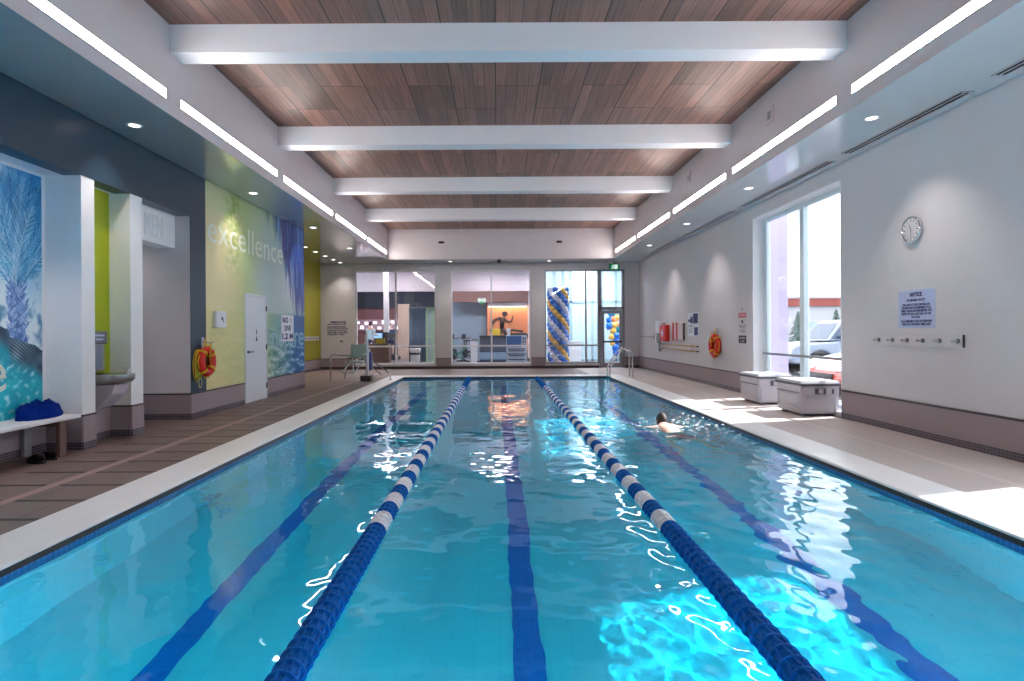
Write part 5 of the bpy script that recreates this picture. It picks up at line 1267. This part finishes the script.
ht.prism(P,'y',-0.04,0.04); ht.build('heart',mat('heart_white',(222,238,226),0.4),r); lb=MB(); lb.prism([(x*0.5,z*0.5) for x,z in P],'y',-0.045,-0.04); lb.build('emblem',mat('heart_green',(110,190,140),0.4),r); MB().tube([(0,0,0.3),(0,0,1.68)],0.004,6).build('string',M['grey'],r)

# ---------------------------------------------------------------- balloons
BC={'b':mat('balloon_blue',(16,116,226),0.22,coat=0.4),'w':mat('balloon_white',(224,230,246),0.25,coat=0.4),'y':mat('balloon_yellow',(244,196,88),0.25,coat=0.4),'t':mat('balloon_teal',(20,164,206),0.25,coat=0.4),'o':mat('balloon_orange',(244,150,100),0.25,coat=0.4)}
bproto={}
def balloon(parent,p,d,c,s=1.0):
    if c not in bproto:
        mb=MB(); mb.lathe([(0.0,0.15),(0.06,0.142),(0.105,0.115),(0.13,0.065),(0.135,0.02),(0.125,-0.03),(0.095,-0.085),(0.05,-0.13),(0.018,-0.15),(0.012,-0.155),(0.02,-0.168),(0.0,-0.165)],(0,0,0),'z',16)
        o=mb.build('balloon',BC[c],parent,smooth=True); bproto[c]=o
    else:
        o=bproto[c].copy(); COL.objects.link(o); o.parent=parent
    o.location=p; o.rotation_euler=Vector(d).to_track_quat('Z','Y').to_euler(); o.scale=(s,s,s); o['label']={'b':'blue','w':'white','y':'yellow','t':'teal','o':'orange'}[c]+' balloon'
r=thing('balloon_column','tall spiral column of blue, white and yellow balloons behind the right far window','balloon column',(2.44,23.3,0))
MB().tube([(0,0,0.02),(0,0,3.1)],0.02,8).lathe([(0.0,0.0),(0.22,0.0),(0.22,0.02),(0.0,0.03)],(0,0,0),'z',20).build('pole',M['steel'],r)
backs=MB()
def bring(p,u,c):
    b=len(backs.v); backs.ball((0,0,0),(0.125,0.125,0.14),'ybw'.index(c),14,10); Q=Vector((u.x,u.y,0.15)).to_track_quat('Z','Y').to_matrix()
    for i_ in range(b,len(backs.v)): backs.v[i_]=tuple(Q@Vector(backs.v[i_])+p)
seq='ybwb'; rows=20
for i in range(rows):
    z=0.16+i*0.152
    for k in range(8):
        a=2*PI*(k-0.5*i)/8; u=Vector((math.cos(a),math.sin(a),0)); far_=(round(k-0.5*i+0.01)%8) in (1,2,3)
        if far_: bring(u*0.31+Vector((0,0,z)),u,seq[k%4])
        else: balloon(r,u*0.31+Vector((0,0,z)),(u.x,u.y,0.15),seq[k%4],0.92)
if backs.v: o=backs.build('balloons_behind',[BC[c] for c in 'ybw'],r,smooth=True); o['kind']='stuff'; o['label']='balloons on the far side of the column'
r=thing('balloon_cluster','loose teal, blue and yellow balloon garland seen through the glass door','balloon column',(5.05,25.4,0))
MB().tube([(0,0,0.0),(0.05,0,1.0),(-0.05,0,2.2)],0.015,8).lathe([(0.0,0.0),(0.2,0.0),(0.2,0.02),(0.0,0.03)],(0,0,0),'z',20).build('pole',M['steel'],r)
rnd=random.Random(12)
for p,c,s in (((-0.08,0,2.2),'t',1.35),((-0.22,-0.1,1.9),'b',1.0),((0.0,-0.12,1.92),'o',0.95),((0.18,0,1.98),'y',0.9),((-0.2,-0.1,1.62),'b',1.2),((0.02,-0.15,1.66),'y',1.0),((0.16,-0.05,1.7),'o',0.9),((-0.02,-0.12,1.4),'y',1.05),((0.24,-0.05,1.45),'t',1.0),((0.32,0,1.2),'t',1.15),((0.1,-0.15,1.22),'b',1.0),((-0.1,-0.1,1.16),'y',1.05),((0.12,-0.1,0.95),'b',1.15),((-0.06,-0.1,0.88),'y',0.9),((0.06,-0.1,0.7),'b',1.1),((0.2,0,0.74),'t',1.0),((0.1,-0.1,0.46),'b',1.0),((0.36,-0.05,0.2),'t',1.15)):
    balloon(r,Vector(p),(rnd.uniform(-.6,.6),-0.5,rnd.uniform(0.2,1)),c,s)

# glazed entrance beyond the right far window and door
r=sroot('window_7'); en=MB(); y=27.5
for x in (1.8,2.75,3.15,3.5,4.5,4.95,5.6,6.7): en.box(x-0.05,x+0.05,y,y+0.12,0.0,4.6)
for z in (0.0,2.75,4.5): en.box(1.75,6.9,y,y+0.12,z,z+0.1)
en.build('window_frame',mat('entrance_frame',(150,178,188),0.4),r); MB().box(1.8,6.8,y+0.06,y+0.08,0.05,4.5).build('panel',mat('frosted_panel',(186,212,220),0.3),r)
for i,(x,y) in enumerate(((2.8,24.6),(4.9,24.2),(4.3,26.4))):  # panels added to brighten the entrance and its balloons
    r = thing('fill_light_panel','added fill light panel in the white entrance ceiling, '+['above the balloon column','above the glass door','above the white counter'][i],'light',(x,y,4.46),0,'added fill light panels in the entrance ceiling')
    MB().box(-0.65,0.65,-0.35,0.35,0.012,0.04).build('frame',M['white'],r); MB().box(-0.6,0.6,-0.3,0.3,0.0,0.012).build('diffuser',emit('entrance_fill',(250,250,255),20),r)
struct('wall_entrance_right',MB().box(6.8,7.0,GY0,27.6,-0.2,4.6),M['white']); struct('ceiling_entrance',MB().box(1.75,7.0,GY0,27.6,4.5,4.6),M['white'])
r=thing('door_mat_counter','white counter in the bright entrance behind the right far window','counter',(3.2,26.0,0))
MB().box(-0.5,0.5,-0.25,0.25,0.08,0.95).build('body',M['machinewhite'],r,bevel=0.01); MB().bbox(-0.54,0.54,-0.29,0.29,0.95,1.0,0.01).build('top',M['machinewhite'],r); MB().box(-0.48,0.48,-0.22,0.22,0,0.08).build('plinth',M['grey'],r)

# ---------------------------------------------------------------- outdoors
struct('ground', MB().box(XR+0.3,90,-40,120,-0.45,-0.15).box(-60,XR+0.3,36.2,120,-0.45,-0.15), mat('asphalt',(104,104,110),0.85,vary=0.15,vscale=0.6))
struct('sidewalk', MB().box(XR+0.3,6.9,-10,30,-0.2,-0.02), mat('concrete_walk',(150,148,150),0.8,vary=0.08))
struct('pillar_outside', MB().box(5.8,6.35,12.75,13.5,-0.15,5.5), mat('lavender_pier',(176,166,200),0.6))
def car(x,y,rz,label,kind,paint,zg=-0.15):
    r=thing(kind,label,'car' if kind!='pickup_truck' else 'pickup truck',(x,y,zg),rz)
    # local +x = nose
    pk = kind=='pickup_truck'; L=5.6 if pk else 4.5; hw=0.98 if pk else 0.9; zb=0.42 if pk else 0.26
    body=[(-L/2,zb+0.1),(-L/2,1.12 if pk else 0.98),(-L/2+0.1,1.22 if pk else 1.02),(-0.5 if pk else -1.75,1.24 if pk else 1.02),(0.95,1.2 if pk else 0.96),(L/2-0.25,1.08 if pk else 0.74),(L/2-0.04,0.95 if pk else 0.62),(L/2,zb+0.16),(L/2-0.1,zb)]
    wr=0.40 if pk else 0.33; fx,rx=(L/2-1.0,-L/2+1.15) if pk else (L/2-0.85,-L/2+0.95)
    poly=list(body)
    for cx in (fx,rx):   # wheel arches cut into the underside
        for k in range(9):
            a=PI*k/8; poly.append((cx+(wr+0.07)*math.cos(a), max(zb, wr+(wr+0.07)*math.sin(a)*1.0) if 0<k<8 else zb))
    poly.append((-L/2+0.1,zb))
    m_=MB(); m_.prism(poly,'y',-hw,hw); 
    b=m_.build('body',paint,r,bevel=0.06)
    if pk: cab=[(-0.95,1.22),(-0.85,1.86),(-0.6,1.92),(0.75,1.92),(1.0,1.84),(1.55,1.2)]
    else: cab=[(-1.8,1.0),(-1.15,1.40),(-0.6,1.46),(0.1,1.44),(0.45,1.36),(1.25,0.95)]
    if kind=='hatchback': cab=[(-2.1,1.0),(-1.95,1.3),(-1.6,1.46),(0.0,1.46),(0.4,1.38),(1.2,0.95)]
    def cabin(inset,grow,mtl,nm,poly_):
        n=len(poly_); vs=[]
        for s in (-1,1):
            for px,pz in poly_:
                k=(pz-1.0)/0.9; vs.append((px,s*(hw-0.04-0.2*max(0,k)+grow),pz))
        mb=MB(); mb.add(vs,[list(range(n))[::-1],[n+i for i in range(n)]]+[(i,(i+1)%n,n+(i+1)%n,n+i) for i in range(n)]); return mb.build(nm,mtl,r,bevel=0.04 if not grow else 0)
    cabin(0,0,paint,'cabin',cab)
    gl=mat('car_glass_'+kind,(40,58,84),0.08,spec=0.8); cz=[p for p in cab]; top=max(p[1] for p in cab); bot=min(p[1] for p in cab)+0.06
    # side windows and windscreens, slightly proud of the cabin
    x0=cab[1][0]+0.08; x1=cab[-2][0]; mid=(x0+x1)/2+0.1
    def side(pts):
        mb=MB()
        for s in (-1,1):
            P=[(px,s*(hw-0.04-0.2*max(0,(pz-1.0)/0.9)+0.006),pz) for px,pz in pts]; Q=[(p[0],p[1]-s*0.02,p[2]) for p in P]; n=len(P)
            mb.add(P+Q,[list(range(n)),[n+i for i in range(n)][::-1]]+[(i,(i+1)%n,n+(i+1)%n,n+i) for i in range(n)])
        mb.build('side_window',gl,r)
    side([(x0-0.02,bot),(x0+0.1,top-0.1),(mid-0.05,top-0.1),(mid-0.05,bot)]); side([(mid+0.05,bot),(mid+0.05,top-0.1),(x1-0.05,top-0.12),(x1+0.42,bot)])
    a,b_=cab[-2],cab[-1]; nx,nzv=(b_[1]-a[1]),-(b_[0]-a[0]); ln=math.hypot(nx,nzv); nx,nzv=-nx/ln,-nzv/ln
    ws=MB(); P=[]
    for t,s in ((0.06,-1),(0.06,1),(0.92,1),(0.92,-1)):
        px=a[0]+(b_[0]-a[0])*t; pz=a[1]+(b_[1]-a[1])*t; P.append((px+abs(nx)*0.012,s*(hw-0.14-0.2*max(0,(pz-1.0)/0.9)),pz+abs(nzv)*0.012))
    Q=[(p[0]-0.02,p[1],p[2]-0.02) for p in P]; ws.add(P+Q,[(0,1,2,3),(7,6,5,4),(0,4,5,1),(1,5,6,2),(2,6,7,3),(3,7,4,0)]); ws.build('windscreen',gl,r)
    for cx in (fx,rx):
        for s in (-1,1):
            w_=MB(); y0=s*(hw-0.22); y1=s*(hw+0.01)
            w_.lathe([(wr*0.62,min(y0,y1)),(wr-0.03,min(y0,y1)),(wr,min(y0,y1)+0.03),(wr,max(y0,y1)-0.03),(wr-0.03,max(y0,y1)),(wr*0.62,max(y0,y1))],(cx,0,wr),'y',28); wo=w_.build('wheel',M['black'],r,smooth=True,auto=40)
            hb=MB(); hb.lathe([(wr*0.64,y1-s*0.04),(wr*0.6,y1-s*0.01),(0.09,y1-s*0.02),(0.05,y1+s*0.005),(0.0,y1+s*0.005)],(cx,0,wr),'y',20); hb.build('hub',M['steel'],wo,smooth=True,auto=40)
    for s in (-1,1):
        MB().bbox(0.82 if not pk else 0.95,1.0 if not pk else 1.12,s*(hw+0.1)-0.1,s*(hw+0.1)+0.08,1.0 if not pk else 1.22,1.14 if not pk else 1.42,0.03).build('mirror',paint,r)
        MB().bbox(L/2-0.3,L/2-0.005,s*(hw-0.25)-0.16,s*(hw-0.25)+0.2,0.62 if not pk else 0.82,0.72 if not pk else 0.98,0.02).build('headlight',mat('headlight_'+kind+str(s),(226,232,238),0.1),r)
    MB().box(L/2-0.03,L/2+0.02,-0.5,0.5,0.4 if not pk else 0.62,0.56 if not pk else 0.9).build('grille',M['black'],r)
    return r
car(11.0,15.9,PI,'white car parked outside the window in front of the silver pickup','car',mat('car_white',(190,196,206),0.2,coat=0.8))
car(9.75,13.6,PI,'orange red car parked closest to the window','hatchback',mat('car_orange',(205,62,36),0.2,coat=0.8))
car(12.75,20.8,PI,'silver pickup truck parked behind the white car','pickup_truck',mat('car_silver',(140,152,168),0.22,coat=0.8))
r=thing('building','low white building with a brown red roof band across the parking lot','building',(42,72,-0.15))
MB().box(-30,30,-6,6,0,4.6).build('wall',mat('bldg_white',(170,170,174),0.8),r); MB().box(-30.2,30.2,-6.3,-5.9,4.4,5.25).build('roof_band',mat('bldg_brown',(140,70,60),0.7),r); MB().box(-30.3,30.3,-6.4,-5.9,5.25,5.5).build('coping',mat('bldg_grey',(170,164,168),0.7),r)
for k in range(6): MB().box(-26+9*k,-22+9*k,-6.04,-5.98,0.9,2.6).build('window',mat('bldg_window%d'%k,(150,166,180),0.2),r)
r=thing('lamp_post','grey street lamp seen above the building roof left of the mullion','street lamp',(17.6,38.0,-0.15)); MB().tube([(0,0,0),(0,0,4.5)],[0.08,0.05],8).build('pole',M['grey'],r); MB().bbox(-0.5,0.35,-0.18,0.18,4.4,4.62,0.05).build('lamp_head',M['grey'],r)
def conifer(x,y,h,label):
    r=thing('conifer',label,'tree',(x,y,-0.15),0,'conifers by the far building'); MB().tube([(0,0,0),(0,0,h*0.9)],[0.12,0.03],8).build('trunk',mat('bark%d'%int(x*10),(92,74,62),0.9),r)
    rn=random.Random(int(x*100)); cw_=MB()
    for k in range(520):
        t=rn.random()**0.8; z=h*(0.1+0.9*t); rad=(1-t)*h*0.27*rn.uniform(0.4,1.0); a=rn.random()*2*PI; c=Vector((rad*math.cos(a),rad*math.sin(a),z)); u=Vector((math.cos(a),math.sin(a),-0.45)).normalized(); s_=Vector((-math.sin(a),math.cos(a),0)); l_=0.1+0.3*(1-t)
        cw_.add([c-s_*l_*0.35,c+s_*l_*0.35,c+u*l_*1.3,c+Vector((0,0,0.1*l_))],[(0,1,2),(0,2,3),(1,3,2),(0,3,1)])
    cw_.build('foliage',mat('needles%d'%int(x*10),(92,116,108),0.9),r)
conifer(21.5,42.0,3.0,'small conifer outside, left of the window mullion above the pickup'); conifer(20.8,36.0,2.9,'small conifer outside at the right edge of the window')

# ---------------------------------------------------------------- daylight
wd=bpy.data.worlds.new('world'); SC.world=wd; N=NT(wd) if False else None
wd.use_nodes=True; nt=wd.node_tree; nt.nodes.clear()
wo=nt.nodes.new('ShaderNodeOutputWorld'); bg=nt.nodes.new('ShaderNodeBackground'); bg.inputs[0].default_value=lin((236,244,255)); bg.inputs[1].default_value=1.6; nt.links.new(bg.outputs[0],wo.inputs[0])
sl_=bpy.data.lights.new('sun','SUN'); sl_.energy=3.6; sl_.angle=math.radians(0.9); sl_.color=(1,0.96,0.9)
so=bpy.data.objects.new('sun',sl_); COL.objects.link(so); so.location=(20,4,20)
so.rotation_euler=Vector((-1,-0.30,-0.84)).to_track_quat('-Z','Y').to_euler()

SC.view_settings.view_transform='Standard'; SC.view_settings.look='None'; SC.view_settings.gamma=1; SC.view_settings.use_curve_mapping=False
SC.view_settings.exposure=1.45
SC.cycles.use_denoising=True
SC.cycles.max_bounces=10; SC.cycles.diffuse_bounces=5; SC.cycles.glossy_bounces=5; SC.cycles.transparent_max_bounces=16
SC.cycles.sample_clamp_indirect=0.0; SC.cycles.caustics_reflective=False; SC.cycles.caustics_refractive=True

sl_.cycles.is_caustics_light=True
for o in bpy.data.objects:
    if o.type=='MESH' and not o.cycles.is_caustics_caster: o.cycles.is_caustics_receiver=True
